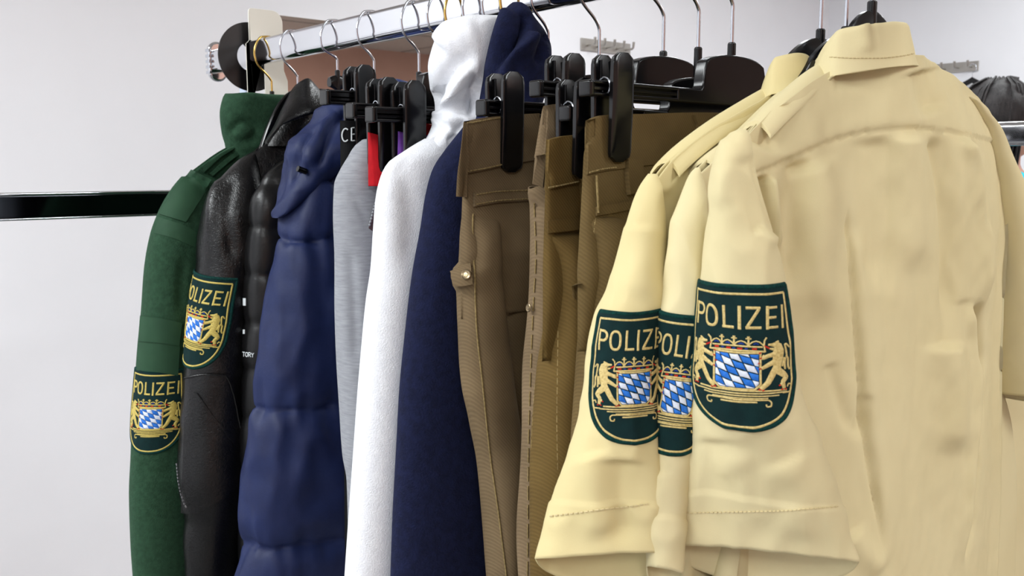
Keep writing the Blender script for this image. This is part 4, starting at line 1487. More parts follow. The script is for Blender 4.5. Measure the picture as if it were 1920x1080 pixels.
# ------------------------------------------------------------ trousers
clip_hanger(0.628, float(atY(910, 202, 0.628)[2]), 'black clip hanger holding the leftmost brown trousers', sz=1.2, x0=float(atY(905, 202, 0.628)[0]), clip_x=(float(atY(960, 200, 0.618)[0]),), clipmul=1.12, nzk=float(atX(1103, 128, 0.645)[2]))
clip_hanger(0.548, float(atY(1010, 166, 0.548)[2]), 'black clip hanger holding the taupe trousers, behind two others', sz=1.1, x0=float(atY(1006, 166, 0.548)[0]), clip_x=(float(atY(1075, 160, 0.538)[0]),), clipmul=1.0, nzk=float(atX(1265, 96, 0.645)[2]))
clip_hanger(0.509, float(atY(1080, 168, 0.509)[2]) - 0.018, 'low black clip hanger holding the olive trousers', x0=float(atY(1062, 166, 0.509)[0]), clip_x=(float(atY(1098, 160, 0.499)[0]),), clipmul=1.0, nzk=float(atX(1305, 92, 0.645)[2]))
clip_hanger(0.474, float(atY(1102, 165, 0.474)[2]), 'nearest black clip hanger with a tall clip on the right-hand trousers', x0=0.4743, clip_x=(float(atY(1166, 200, 0.464)[0]),), clipmul=1.06, nzk=float(atX(1365, 84, 0.645)[2]))


def trousers(label, y, mat, top, leg_rows, right_x, hem, seed, D=0.02):
    """Trousers hung by the waistband: top block and two folded legs."""
    J = empty('trousers', (XC, y, hem), label, 'trousers')
    t = px_xz(top, y)
    xl, xr = t[0][0], right_x
    pts = t + [(xr, t[-1][1])]
    S = torso(pts, [(t[0][1] + 0.1, xl, xr), (t[0][1] - 0.06, xl - 0.004, xr + 0.004), (t[0][1] - 0.17, xl - 0.004, xr + 0.006)], t[0][1] - 0.17, y, D, 0.0035, 70, 60, 0.07, 0.3)
    # pressed flat where the clips hold it
    zz_ = np.clip((t[0][1] - S.G[..., 2]) / 0.11, 0.12, 1) ** 1.3
    zz_ = zz_ * np.clip((S.G[..., 2] - t[0][1] + 0.17) / 0.055, 0.05, 1)
    S.G[..., 1] = y + (S.G[..., 1] - y) * zz_
    S.normals()
    S.wrinkle(0.0028, 24, 10, seed)
    S.build('waist', mat, J, thick=0.0015)
    L = tube_px(leg_rows, 110, 64, 2.3, Y=y)
    L.wrinkle(0.0042, 26, 10, seed + 1)
    L.build('leg', mat, J, False, False, 0.0012)
    R_ = Surf(L.G + np.array([0.052, 0.022, 0]))
    R_.build('leg', mat, J, False, False, 0.0012)
    return J, S, L


# leftmost brown pair
y = GY['T1']
J, W, L = trousers('brown twill trousers leftmost of the trousers, beside the navy fleece', y, M['trouser1'], [(869, 229), (900, 222), (960, 215), (1010, 214)], [(392, 868, 936, 0.004), (410, 866, 938, 0.012), (430, 866, 939, 0.017), (450, 866, 940, 0.02), (496, 864, 943, 0.02), (507, 851, 943, 0.02), (532, 853, 945, 0.02), (545, 860, 947, 0.02), (600, 862, 952, 0.021), (720, 868, 966, 0.022), (790, 880, 972, 0.022), (860, 895, 976, 0.022), (960, 905, 980, 0.022), (1080, 912, 984, 0.022), (1500, 930, 1000, 0.022)], 0.78, 0.4, 61)
for nm, S_, A, B, h, mk in (
        ('waistband', W, [(870, 228), (905, 221), (960, 215), (1008, 213)], [(872, 326), (905, 320), (955, 308), (1006, 300)], 0.003, 'trouser1'),
        ('belt_loop', W, [(869, 229), (865, 270), (857, 330), (855, 368)], [(875, 232), (873, 280), (874, 330), (878, 370)], 0.0055, 'trouser1'),
        ('pocket_band', W, [(886, 362), (930, 357), (1002, 354)], [(887, 388), (930, 380), (1002, 376)], 0.0035, 'trouser1'),
        ('pocket_flap', L, [(852, 511), (868, 504), (884, 501)], [(857, 534), (872, 534), (886, 531)], 0.0045, 'trouser1')):
    piece(nm, S_, A, B, M[mk], J, h, 24, 10)
for S_, ln, dsh in ((W, [(874, 322), (905, 317), (940, 309)], 2), (W, [(890, 384), (930, 377), (1000, 373)], 2), (W, [(890, 366), (930, 360), (1000, 357)], 2), (W, [(874, 231), (905, 225), (940, 220)], 2)):
    seam('stitching', S_, ln, M['tthread'], J, 0.0006, 0.0042, 60, dsh)
seam('side_seam', L, [(886, 395), (889, 480), (893, 600), (905, 720), (918, 840), (935, 960), (950, 1079)], M['tthread'], J, 0.0008, 0.0008, 90)


def rivet(parent, S, u, v, rpx):
    P, n = S.hit(u, v)
    if P is None:
        P, n = atY(u, v, float(S.G[..., 1].min())), np.array([-0.65, -0.76, 0])
    rr = rpx / FPX * depth(P)
    a = np.cross(n, [0, 0, 1.0])
    a /= np.linalg.norm(a)
    b2_ = np.cross(n, a)
    prof = [(1.0, 0.0), (1.0, 0.5), (0.85, 0.75), (0.7, 0.55), (0.5, 0.5), (0.42, 0.8), (0.0, 0.85)]
    V, F = [], []
    for k, (q, h) in enumerate(prof):
        for j in range(24):
            t = 2 * math.pi * j / 24
            V.append(P + n * (0.004 + h * rr * 0.35) + rr * max(q, 0.001) * (a * math.cos(t) + b2_ * math.sin(t)))
    return MB().add(V, grid_faces(len(prof), 24, True)).build('button', M['rivet'], parent)


rivet(J, L, 877, 517, 10)

# taupe pair, edge on
y = GY['T2']
J, W, L = trousers('taupe twill trousers seen edge on, second from the left', y, M['trouser2'], [(1017, 200), (1030, 197), (1056, 195)], [(352, 997, 1048, 0.004), (370, 995, 1050, 0.012), (400, 994, 1050, 0.018), (500, 989, 1048, 0.02), (600, 984, 1046, 0.02), (700, 978, 1044, 0.02), (800, 976, 1042, 0.02), (900, 975, 1042, 0.02), (1080, 975, 1044, 0.02), (1500, 985, 1050, 0.02)], 0.80, 0.4, 71, 0.016)
piece('waistband', W, [(1019, 199), (1035, 196), (1053, 195)], [(1003, 296), (1022, 292), (1048, 290)], M['trouser2'], J, 0.003, 16, 12)
piece('belt_loop', W, [(1004, 292), (1020, 290)], [(998, 346), (1018, 352)], M['trouser2'], J, 0.006, 8, 8)
seam('stitching', W, [(1006, 294), (1014, 291), (1022, 291)], M['tthread'], J, 0.0008, 0.006, 20, 2)
seam('side_seam', L, [(1003, 380), (1006, 480), (1002, 560), (996, 700), (992, 850), (990, 1079)], M['tthread'], J, 0.0007, 0.0008, 80, 3)
rivet(J, L, 999, 577, 8)

# olive pair, lower
y = GY['T3']
J, W, L = trousers('olive twill trousers hanging lowest in the middle of the trousers', y, M['trouser3'], [(1025, 262), (1050, 256), (1086, 253)], [(438, 1027, 1096, 0.004), (455, 1026, 1100, 0.013), (480, 1025, 1100, 0.018), (520, 1022, 1100, 0.02), (600, 1020, 1100, 0.02), (700, 1010, 1098, 0.021), (800, 1004, 1096, 0.021), (900, 1000, 1096, 0.021), (1080, 998, 1098, 0.021), (1500, 1005, 1100, 0.02)], 0.80, 0.36, 81, 0.016)
piece('waistband', W, [(1026, 262), (1050, 256), (1084, 253)], [(1022, 356), (1050, 350), (1086, 343)], M['trouser3'], J, 0.003, 18, 10)
piece('belt_loop', W, [(1068, 258), (1078, 300), (1087, 355), (1090, 400)], [(1086, 256), (1097, 295), (1098, 355), (1097, 400)], M['trouser3'], J, 0.006, 16, 6)
piece('pocket_band', W, [(1026, 414), (1055, 411), (1094, 407)], [(1027, 437), (1055, 434), (1094, 430)], M['trouser3'], J, 0.0035, 18, 6)
seam('stitching', W, [(1024, 352), (1050, 347), (1080, 341)], M['tthread'], J, 0.0006, 0.004, 40, 2)
seam('side_seam', L, [(1020, 440), (1018, 520), (1012, 640), (1003, 760), (998, 850)], M['tthread'], J, 0.0007, 0.0008, 80, 3)
seam('leg_seam', L, [(1048, 620), (1046, 720), (1045, 800), (1046, 880)], M['tthread'], J, 0.0006, 0.0008, 60, 3)

# right-hand pair
y = GY['T4']
J, W, L = trousers('olive brown twill trousers rightmost, waistband running behind the khaki shirts', y, M['trouser4'], [(1098, 226), (1125, 217), (1200, 214), (1350, 212)], [(406, 1096, 1194, 0.004), (420, 1095, 1196, 0.012), (445, 1094, 1198, 0.02), (530, 1090, 1196, 0.021), (600, 1087, 1194, 0.021), (700, 1082, 1190, 0.021), (900, 1075, 1186, 0.021), (1080, 1070, 1186, 0.021), (1500, 1076, 1190, 0.02)], 0.82, 0.4, 91, 0.018)
piece('waistband', W, [(1098, 226), (1125, 218), (1200, 214), (1350, 213)], [(1098, 328), (1125, 322), (1200, 312), (1350, 296)], M['trouser4'], J, 0.003, 40, 10)
piece('belt_loop', W, [(1168, 300), (1168, 330), (1172, 366)], [(1195, 300), (1196, 330), (1202, 356)], M['trouser4'], J, 0.006, 12, 6)
piece('belt_loop', W, [(1292, 216), (1299, 235), (1300, 262)], [(1326, 216), (1328, 235), (1330, 262)], M['trouser4'], J, 0.006, 12, 6)
piece('pocket_band', W, [(1114, 388), (1150, 382), (1200, 374)], [(1114, 405), (1150, 399), (1200, 388)], M['trouser4'], J, 0.0035, 18, 6)
seam('stitching', W, [(1100, 324), (1125, 318), (1150, 315)], M['tthread'], J, 0.0006, 0.004, 40, 2)
seam('side_seam', W, [(1112, 330), (1116, 400)], M['tthread'], J, 0.0008, 0.004, 30)
seam('side_seam', L, [(1116, 408), (1113, 480), (1108, 560), (1104, 620), (1098, 700)], M['tthread'], J, 0.0007, 0.0008, 60, 3)
piece('pocket_flap', L, [(1080, 532), (1095, 530), (1104, 529)], [(1082, 560), (1094, 562), (1104, 560)], M['trouser4'], J, 0.004, 10, 8)
rivet(J, L, 1094, 543, 8.5)


# ------------------------------------------------------------ khaki shirts
def shirt_collar(parent, y, px_c, mat, w=0.045, d=0.032, scale=1.0, tilt=0.0, zt=None, height=0.033, notch=True):
    """Folded shirt collar round the hanger neck, open at the front (+Y)."""
    cx = atY(px_c[0], px_c[1], y)[0]
    zc = atY(px_c[0], px_c[1], y - d)[2]
    n = 72
    th = np.linspace(math.radians(-30), math.radians(242), n)     # from the front, round the back (-Y) side
    G = []
    prof = [(-0.004, -0.030, 0), (-0.003, -0.014, 0), (-0.0022, -0.003, 0), (-0.001, 0.0, 0), (0.0010, -0.002, 1), (0.0032, -0.010, 1), (0.0060, -0.020, 1), (0.0084, -height * 0.92, 1), (0.0092, -height, 1), (0.0084, -height - 0.0004, 1)]
    pr = smooth_interp(np.arange(len(prof)), np.array(prof), np.linspace(0, len(prof) - 1, 34))
    for off, dz, _ in pr:
        row = []
        for a in th:
            # a = 90 deg is the back, towards the camera
            ca, sa = math.cos(a), math.sin(a)
            front = max(0.0, -sa)
            if ca < 0:
                front = max(front, (0.35 - sa) / 1.35)
            front = max(0.0, front)
            x = cx + (w + off * 1.0) * ca * (1 - 0.35 * front)
            yy = y - (d + off) * sa
            z = zc + dz * scale + tilt * (x - cx) - 0.006 * (1 - sa) * 0.8 - 0.046 * front ** 1.1 * (1 if off > 0 else 0.7) * (1.0 if ca < 0 else 0.2)
            row.append((x, yy, z))
        G.append(row)
    S = Surf(np.array(G), False)
    return S


def shoulder_strap(parent, y, line, mat, wd=0.0125, h=0.0026):
    """Epaulette: a strip lying along the shoulder line from the sleeve seam towards the collar."""
    q = np.array(px_xz(line, y))
    q = resample(q, 27)[3:]
    ys = np.linspace(-1, 1, 9)
    G = np.zeros((24, 9, 3))
    for i in range(24):
        for j in range(9):
            G[i, j] = (q[i, 0], y + ys[j] * wd, q[i, 1] + h + 0.0015 - 0.009 * abs(ys[j]) ** 2.0)
    low = G - [0, 0, 0.003]
    n = 24 * 9
    V = np.concatenate([G.reshape(-1, 3), low.reshape(-1, 3)])
    F = grid_faces(24, 9) + [tuple(n + i for i in f) for f in grid_faces(24, 9)]
    ring = list(range(9)) + [i * 9 + 8 for i in range(1, 24)] + [23 * 9 + j for j in range(7, -1, -1)] + [i * 9 for i in range(22, 0, -1)]
    F += [(ring[k], ring[(k + 1) % len(ring)], n + ring[(k + 1) % len(ring)], n + ring[k]) for k in range(len(ring))]
    return MB().add(V, F).build('shoulder_strap', mat, parent, auto=55)


def shirt(tagname, y, label, top_px, sides, hem, sleeve_rows, collar_px, emb, mat, seed, yoke=None, folds=(), sleeve_folds=(), right_rows=None, n_s=120, n_t=120, hemseam=None, collar_kw=None, D=0.03, band=None, emb_ang=0.0, sup=2.0, dyS=-0.01, neck=None):
    J = empty('uniform_shirt', (XC, y, hem), label, 'shirt')
    T = px_xz(top_px, y)
    S = torso(T, sides, hem, y, D, 0.008, n_s, n_t, 0.11, 0.42, neck, 0.4)
    S.wrinkle(0.0045, 15, 2.8, seed)
    S.wrinkle(0.0018, 30, 9, seed + 2)
    S.wrinkle(0.0008, 80, 50, seed + 3)
    if yoke:
        S.lines([(yoke, 0.035, 0.0022, 'step'), (yoke, 0.0022, -0.0020, 'crease')])
    S.lines([(a_, w_, 2.0 * h_, k_) for a_, w_, h_, k_ in folds])
    S.build('body', mat, J, thick=0.0008)
    L = tube_px(sleeve_rows, 120, 96, sup, True, Y=y + dyS)
    L.wrinkle(0.0030, 17, 7, seed + 5)
    L.wrinkle(0.0012, 55, 34, seed + 6, True)
    L.lines(list(sleeve_folds))
    if band:
        # turned hem: the lower band stands slightly proud of the sleeve
        nr = L.G.shape[0]
        q = L.G.mean(1) - CAM
        vv = 540 - FPX * (q @ UP) / (q @ FW)
        D_ = np.zeros(L.G.shape[:2])
        D_[vv > band] = 0.0011
        L.push(D_)
    L.build('sleeve', mat, J, True, False, 0.0009)
    if right_rows:
        R_ = tube_px(right_rows, 90, 72, 2.0, True, Y=y - 0.008)
        R_.wrinkle(0.003, 16, 7, seed + 9)
    else:
        R_ = mirror_surf(L, XC)
    R_.build('sleeve', mat, J, True, False, 0.0009)
    shoulder_strap(J, y + 0.004, SHL[tagname][:5], mat)
    Cc = shirt_collar(J, y, collar_px, mat, **(collar_kw or {}))
    if collar_kw and collar_kw.get('notch'):
        Cc.lines([([(1634, 42), (1637, 80), (1640, 100)], 0.0012, -0.0022, 'crease'), ([(1618, 46), (1626, 75), (1632, 100)], 0.007, 0.0028, 'ridge')])
    Cc.wrinkle(0.0006, 60, 60, seed + 12)
    Cc.build('collar', mat, J, thick=0.0010)
    if collar_kw and collar_kw.get('notch'):
        seam('collar_stitch', Cc, [(1556, 107), (1600, 109), (1645, 109), (1690, 105), (1722, 98)], M['thread'], J, 0.0004, 0.0004, 70, 2)
    emblem(J, L, emb[0], emb[1], emb[2], emb_ang, su=emb[3])
    return J, S, L, Cc, R_


def side_rows(y, rows):
    out = []
    for v, uL, uR in rows:
        a, b = atY(uL, v, y), atY(uR, v, y)
        out.append(((a[2] + b[2]) / 2, a[0], b[0]))
    return out


# hangers
hk = [('A', float(atX(1533, 60, 0.645)[2]), 'black hanger inside the farthest khaki shirt, squared neck showing'), ('B', float(atX(1582, 45, 0.645)[2]) - 0.004, 'black hanger inside the middle khaki shirt'), ('C', float(atX(1628, 8, 0.645)[2]), 'black hanger with an arched neck showing above the nearest khaki collar')]
SHL = {'A': [(1222, 340), (1250, 305), (1317, 248), (1400, 195), (1440, 172), (1480, 165)], 'B': [(1298, 332), (1330, 300), (1380, 262), (1440, 205), (1490, 160), (1540, 150)],
       'C': [(1392, 262), (1430, 222), (1480, 175), (1530, 135), (1580, 112), (1640, 106)]}
for k, z, lab in hk:
    coat_hanger(GY[k], z - 0.002, lab, half=0.165, drop=0.09, nx=0.645, bend=0.5, line=SHL[k], arch=16.0 if k == 'C' else 9.0)

# A: farthest
y = GY['A']
J, S, L, Cc, R_ = shirt('A', y, 'farthest of three khaki police shirts, its patch fully clear of the trousers', [(1222, 340), (1250, 305), (1317, 248), (1400, 195), (1440, 172), (1480, 165), (1530, 168), (1600, 185), (1700, 235)],
      [(1.7, 0.45, 0.83), (1.40, 0.445, 0.835), (1.2, 0.455, 0.83), (0.75, 0.45, 0.84)], 0.76,
      [(326, 1216, 1232, 0.004), (338, 1206, 1236, 0.007), (350, 1198, 1240, 0.011), (397, 1180, 1246, 0.016), (470, 1160, 1250, 0.02), (540, 1138, 1252, 0.023), (590, 1116, 1244, 0.025), (640, 1104, 1240, 0.027), (720, 1094, 1238, 0.028, 0, 0, -0.1), (790, 1084, 1240, 0.028, 0, 0, -0.25), (870, 1060, 1246, 0.026, 0, 0, -0.5), (950, 1036, 1252, 0.022, 0, 0.02, -0.8), (1000, 1024, 1256, 0.019, 0, 0.06, -1.0), (1044, 1010, 1260, 0.017, 0, 0.10, -1.15)],
      (1468, 94), (1189, 723, 0.00068, 0.92), M['shirt2'], 101, sleeve_folds=[([(1100, 850), (1125, 930), (1135, 1020)], 0.010, 0.005, 'ridge'), ([(1165, 860), (1160, 960), (1165, 1030)], 0.012, -0.006, 'ridge'), ([(1205, 420), (1200, 500), (1190, 570)], 0.01, 0.003, 'ridge')],
      folds=[([(1225, 360), (1235, 420), (1250, 520)], 0.008, -0.005, 'ridge')], band=956, dyS=-0.004, D=0.011, collar_kw=dict(w=0.021, d=0.018, height=0.027), emb_ang=-0.03)
seam('hem_stitch', L, [(1032, 968), (1090, 960), (1150, 952), (1215, 945)], M['thread'], J, 0.0005, 0.0006, 60, 2)
# B: middle
y = GY['B']
J, S, L, Cc, R_ = shirt('B', y, 'middle khaki police shirt, mostly covered by the nearest one', [(1298, 332), (1330, 300), (1380, 262), (1440, 205), (1490, 160), (1540, 150), (1600, 160), (1680, 190), (1790, 240)],
      [(1.7, 0.46, 0.85), (1.40, 0.458, 0.85), (1.2, 0.465, 0.84), (0.75, 0.46, 0.85)], 0.76,
      [(312, 1300, 1316, 0.004), (322, 1290, 1320, 0.007), (345, 1279, 1326, 0.011), (390, 1264, 1330, 0.016), (440, 1253, 1334, 0.02), (530, 1247, 1332, 0.023), (590, 1240, 1328, 0.025), (700, 1233, 1318, 0.027), (800, 1224, 1304, 0.026, 0, 0, -0.2), (880, 1219, 1297, 0.024, 0, 0, -0.5), (960, 1213, 1289, 0.02, 0, -0.06, -0.8), (1020, 1209, 1284, 0.017, 0, -0.1, -1.0), (1070, 1206, 1280, 0.016, 0, -0.12, -1.1)],
      (1572, 84), (1272, 741, 0.00073, 0.80), M['shirt'], 121, sleeve_folds=[([(1228, 880), (1222, 960), (1220, 1040)], 0.008, 0.003, 'ridge')], band=982, collar_kw=dict(w=0.039, d=0.024, height=0.03), emb_ang=0.06, D=0.011, dyS=-0.012)
# C: nearest
y = GY['C']
yb_ = y - 0.02
top = [(1392, 262), (1430, 222), (1480, 175), (1530, 135), (1580, 112), (1640, 111), (1700, 113), (1742, 126), (1790, 154), (1830, 195), (1866, 240)]
sides = side_rows(y, [(100, 1392, 1866), (300, 1396, 1868), (420, 1400, 1866), (600, 1396, 1856), (800, 1372, 1850), (1000, 1340, 1846), (1080, 1330, 1844)])
sides.append((0.7, sides[-1][1] - 0.005, sides[-1][2] + 0.01))
C_folds = [([(1431, 326), (1436, 380), (1447, 440), (1452, 480)], 0.0025, -0.009, 'ridge'), ([(1442, 330), (1452, 400), (1462, 480)], 0.004, 0.003, 'ridge'),
           ([(1500, 292), (1490, 400), (1486, 560)], 0.008, -0.004, 'ridge'), ([(1515, 300), (1545, 380), (1530, 520), (1560, 620)], 0.012, 0.004, 'ridge'),
           ([(1590, 380), (1598, 520), (1608, 660), (1620, 800), (1650, 1000), (1662, 1080)], 0.0025, -0.0035, 'crease'), ([(1604, 420), (1614, 600), (1632, 800), (1668, 1080)], 0.008, 0.0022, 'ridge'),
           ([(1640, 250), (1642, 400), (1650, 560)], 0.012, -0.003, 'ridge'), ([(1700, 246), (1712, 360), (1718, 520)], 0.010, 0.0035, 'ridge'), ([(1752, 248), (1772, 330), (1784, 480), (1780, 640)], 0.006, -0.005, 'ridge'), ([(1800, 254), (1828, 320), (1842, 440), (1838, 600)], 0.005, 0.005, 'ridge'), ([(1818, 262), (1836, 330), (1846, 450)], 0.003, -0.004, 'ridge'),
           ([(1556, 680), (1578, 760), (1600, 820)], 0.005, -0.0018, 'ridge'), ([(1622, 740), (1612, 800), (1600, 826)], 0.004, -0.0014, 'ridge'), ([(1810, 560), (1826, 640), (1836, 700)], 0.006, -0.0018, 'ridge'), ([(1770, 640), (1785, 760), (1778, 860)], 0.012, 0.005, 'ridge'),
           ([(1832, 560), (1838, 700), (1828, 860), (1812, 1080)], 0.003, -0.008, 'ridge'), ([(1822, 560), (1829, 700), (1818, 860), (1803, 1080)], 0.004, 0.004, 'ridge'),
           ([(1445, 190), (1440, 230), (1420, 280)], 0.012, -0.003, 'ridge'), ([(1730, 130), (1740, 170), (1760, 215)], 0.010, -0.0035, 'ridge'), ([(1560, 130), (1600, 128), (1680, 126)], 0.010, -0.002, 'ridge'),
           ([(1590, 1000), (1620, 1040), (1660, 1070)], 0.01, 0.003, 'ridge')]
yk = [(1394, 330), (1440, 314), (1495, 290), (1560, 262), (1620, 246), (1690, 238), (1745, 242), (1800, 250), (1868, 266)]
J, S, L, Cc, R_ = shirt('C', y, 'nearest khaki police shirt seen from behind with its whole pleated back showing', top, sides, 0.72,
      [(248, 1384, 1396, 0.003), (256, 1370, 1400, 0.006), (270, 1357, 1404, 0.009), (290, 1347, 1408, 0.013), (330, 1336, 1416, 0.018), (380, 1331, 1428, 0.022), (433, 1324, 1444, 0.026), (480, 1318, 1458, 0.029), (530, 1313, 1468, 0.031), (600, 1307, 1480, 0.034), (700, 1300, 1491, 0.037), (760, 1297, 1508, 0.036), (800, 1294, 1526, 0.035, 0, 0, -0.1), (850, 1282, 1544, 0.032, 0, 0, -0.3), (940, 1266, 1570, 0.026, 0, 0.0, -0.7), (990, 1259, 1583, 0.022, 0, 0.01, -0.95), (1038, 1252, 1595, 0.019, 0, 0.02, -1.15)],
      (1608, 25), (1383, 690, 0.00071, 1.10), M['shirt'], 141, yoke=yk, folds=C_folds,
      sleeve_folds=[([(1370, 260), (1358, 300), (1352, 400)], 0.008, 0.002, 'ridge'), ([(1425, 430), (1440, 445), (1462, 452)], 0.004, 0.003, 'ridge'), ([(1395, 290), (1420, 400), (1440, 470)], 0.008, -0.003, 'ridge'), ([(1335, 820), (1330, 900), (1325, 1020)], 0.012, -0.003, 'ridge'), ([(1470, 860), (1500, 940), (1490, 1020)], 0.012, 0.003, 'ridge'), ([(1340, 885), (1370, 870), (1420, 860)], 0.006, 0.0015, 'ridge')],
      right_rows=[(182, 1812, 1824, 0.003), (192, 1816, 1838, 0.006), (212, 1824, 1854, 0.010), (240, 1834, 1876, 0.014), (290, 1844, 1898, 0.02), (350, 1850, 1922, 0.026), (430, 1850, 1946, 0.032), (520, 1848, 1966, 0.036), (620, 1846, 1982, 0.038, 0, 0, -0.1), (690, 1845, 1990, 0.04, 0, 0, -0.2), (738, 1846, 1996, 0.04, 0, 0, -0.3)],
      n_s=230, n_t=300, band=950, dyS=-0.03, neck=(0.645, 0.058, 0.026), collar_kw=dict(w=0.046, d=0.030, notch=True, height=0.0305, tilt=0.10))
seam('hem_stitch', L, [(1263, 962), (1350, 960), (1450, 958), (1570, 950)], M['thread'], J, 0.00045, 0.0004, 120, 2)
# front panel hanging open at the right, seen past the back's side edge
fr = tube_px([(520, 1770, 1846, 0.010), (600, 1765, 1850, 0.014), (700, 1760, 1862, 0.016), (850, 1752, 1892, 0.017), (950, 1748, 1900, 0.017), (1080, 1744, 1896, 0.017), (1600, 1700, 1860, 0.017)], 60, 40, 2.2, Y=y + 0.012)
fr.wrinkle(0.003, 16, 4, 77)
fr.build('front_panel', M['shirt'], J, True)
fr = tube_px([(560, 1770, 1848, 0.008), (660, 1770, 1866, 0.011), (745, 1772, 1912, 0.012), (850, 1774, 1938, 0.012), (950, 1776, 1946, 0.012), (1080, 1776, 1946, 0.012), (1600, 1740, 1900, 0.012)], 60, 40, 2.2, Y=y + 0.036)
fr.wrinkle(0.004, 16, 4, 79)
fr.build('front_panel', M['shirt'], J, True)


# ------------------------------------------------------------------ black hanger on the right wall
wx = WALL_X - 0.05
p = atX(1823, 144, wx)
hr = empty('coat_hanger', (wx, p[1], p[2] - 0.1), 'black hanger on the end hook of the coat rail on the right wall', 'hanger')
yy0, zz0 = float(p[1]), float(p[2])
half = abs(float(atX(1880, 170, wx)[1]) - yy0)
V = []
xs = np.linspace(-half, half, 31)
for x in xs:
    t = abs(x) / half
    z = zz0 - 0.115 * (half / 0.22) * t ** 0.85 * 0.9
    hh = 0.03 * (1 - 0.55 * t)
    for dx, dz in ((-0.006, 0), (0.006, 0), (0.006, -hh), (-0.006, -hh)):
        V.append((wx + dx, yy0 + x, z + dz))
MB().add(V, grid_faces(31, 4, True) + [(0, 1, 2, 3), (120, 121, 122, 123)]).build('arms', M['plastic'], hr, bevel=0.002)
zr = zz - 0.03
MB().tube(resample([(wx, yy0, zz0 - 0.005), (wx, yy0, zz0 + 0.02), (wx, yy0 - 0.018, zz0 + (zr - zz0) * 0.6), (wx, yy0 - 0.012, zr + 0.006), (wx, yy0 + 0.004, zr + 0.012), (wx, yy0 + 0.014, zr)], 30), 0.002, 8).build('hook', M['wire'], hr)

# ------------------------------------------------------------------ person at the right edge
hp = np.array(atX(1872, 205, 2.25))
# head centre from its distance down the aisle
dh = 2.9
d = ray(1878, 232)
hc = CAM + d * dh
hx, hy_, hzc = hc
pr_ = empty('person', (hx, hy_, 0), 'dark-haired person in a turquoise top behind the right-hand rail', 'person')
fc = np.array([RT[0], RT[1], 0.0]) * 0.95 + np.array([-_fh[0], -_fh[1], 0]) * 0.05   # facing right
fc /= np.linalg.norm(fc)
sd_ = np.array([-fc[1], fc[0], 0])


def pp(f, s, z):
    return np.array([hx, hy_, 0]) + fc * f + sd_ * s + np.array([0, 0, z])


def skin_body(name, joints, edges, mat, parent, sub=2):
    me = bpy.data.meshes.new(name)
    off = root_of(parent)
    me.from_pydata([tuple(np.array(j[0]) - off) for j in joints], edges, [])
    me.materials.append(mat)
    o = bpy.data.objects.new(name, me)
    COL.objects.link(o)
    o.parent = parent
    md = o.modifiers.new('skin', 'SKIN')
    md.use_smooth_shade = True
    for k, j in enumerate(joints):
        r = j[1]
        me.skin_vertices[0].data[k].radius = r if isinstance(r, tuple) else (r, r)
    me.skin_vertices[0].data[0].use_root = True
    s2 = o.modifiers.new('sub', 'SUBSURF')
    s2.levels = s2.render_levels = sub
    return o


H = hzc + 0.12
nk = hzc - 0.135
sh = nk - 0.06
hip = 0.92
jt = [(pp(0, 0, hip), 0.12), (pp(0, 0, 1.08), 0.105), (pp(0, 0, 1.26), 0.12), (pp(0, 0, sh), 0.07), (pp(0.0, 0, nk), 0.05), (pp(0.01, 0, hzc - 0.03), 0.075), (pp(0.02, 0, hzc + 0.05), 0.08)]
ed = [(0, 1), (1, 2), (2, 3), (3, 4), (4, 5), (5, 6)]
for s in (-1, 1):
    b0 = len(jt)
    jt += [(pp(0, s * 0.16, sh - 0.02), 0.05), (pp(-0.02, s * 0.2, sh - 0.28), 0.04), (pp(0.08, s * 0.19, sh - 0.5), 0.032), (pp(0.1, s * 0.185, sh - 0.57), 0.026)]
    ed += [(3, b0), (b0, b0 + 1), (b0 + 1, b0 + 2), (b0 + 2, b0 + 3)]
    for q, (dx, ds, ln, r_) in enumerate(((0.02, -0.02, 0.075, 0.008), (0.01, -0.006, 0.085, 0.0085), (0.0, 0.008, 0.078, 0.008), (-0.012, 0.02, 0.062, 0.007), (0.035, -0.02, 0.045, 0.009))):
        k0 = len(jt)
        base_ = pp(0.1 + dx, s * 0.185 + ds, sh - 0.61)
        jt += [(base_, r_ * 1.15), (base_ + np.array([0, 0, -ln * 0.55]) + fc * 0.008, r_), (base_ + np.array([0, 0, -ln]) + fc * 0.022, r_ * 0.85)]
        ed += [(b0 + 3, k0), (k0, k0 + 1), (k0 + 1, k0 + 2)]
    b0 = len(jt)
    jt += [(pp(0, s * 0.085, 0.84), 0.085), (pp(0.01, s * 0.09, 0.48), 0.056), (pp(-0.01, s * 0.09, 0.1), 0.042), (pp(0.03, s * 0.09, 0.05), 0.042), (pp(0.13, s * 0.095, 0.035), 0.035)]
    ed += [(0, b0), (b0, b0 + 1), (b0 + 1, b0 + 2), (b0 + 2, b0 + 3), (b0 + 3, b0 + 4)]
skin_body('body', jt, ed, M['skin'], pr_)


def ellipsoid(name, c, r, mat, parent, n=24, m=32, fn=None):
    V = []
    for i in range(n + 1):
        a = math.pi * i / n
        for j in range(m):
            t = 2 * math.pi * j / m
            q = np.array([math.sin(a) * math.cos(t), math.sin(a) * math.sin(t), math.cos(a)])
            k = fn(q) if fn else 1.0
            V.append(np.array(c) + (fc * q[0] * r[0] + sd_ * q[1] * r[1] + np.array([0, 0, q[2] * r[2]])) * k)
    return MB().add(V, grid_faces(n + 1, m, True)).build(name, mat, parent, auto=180)


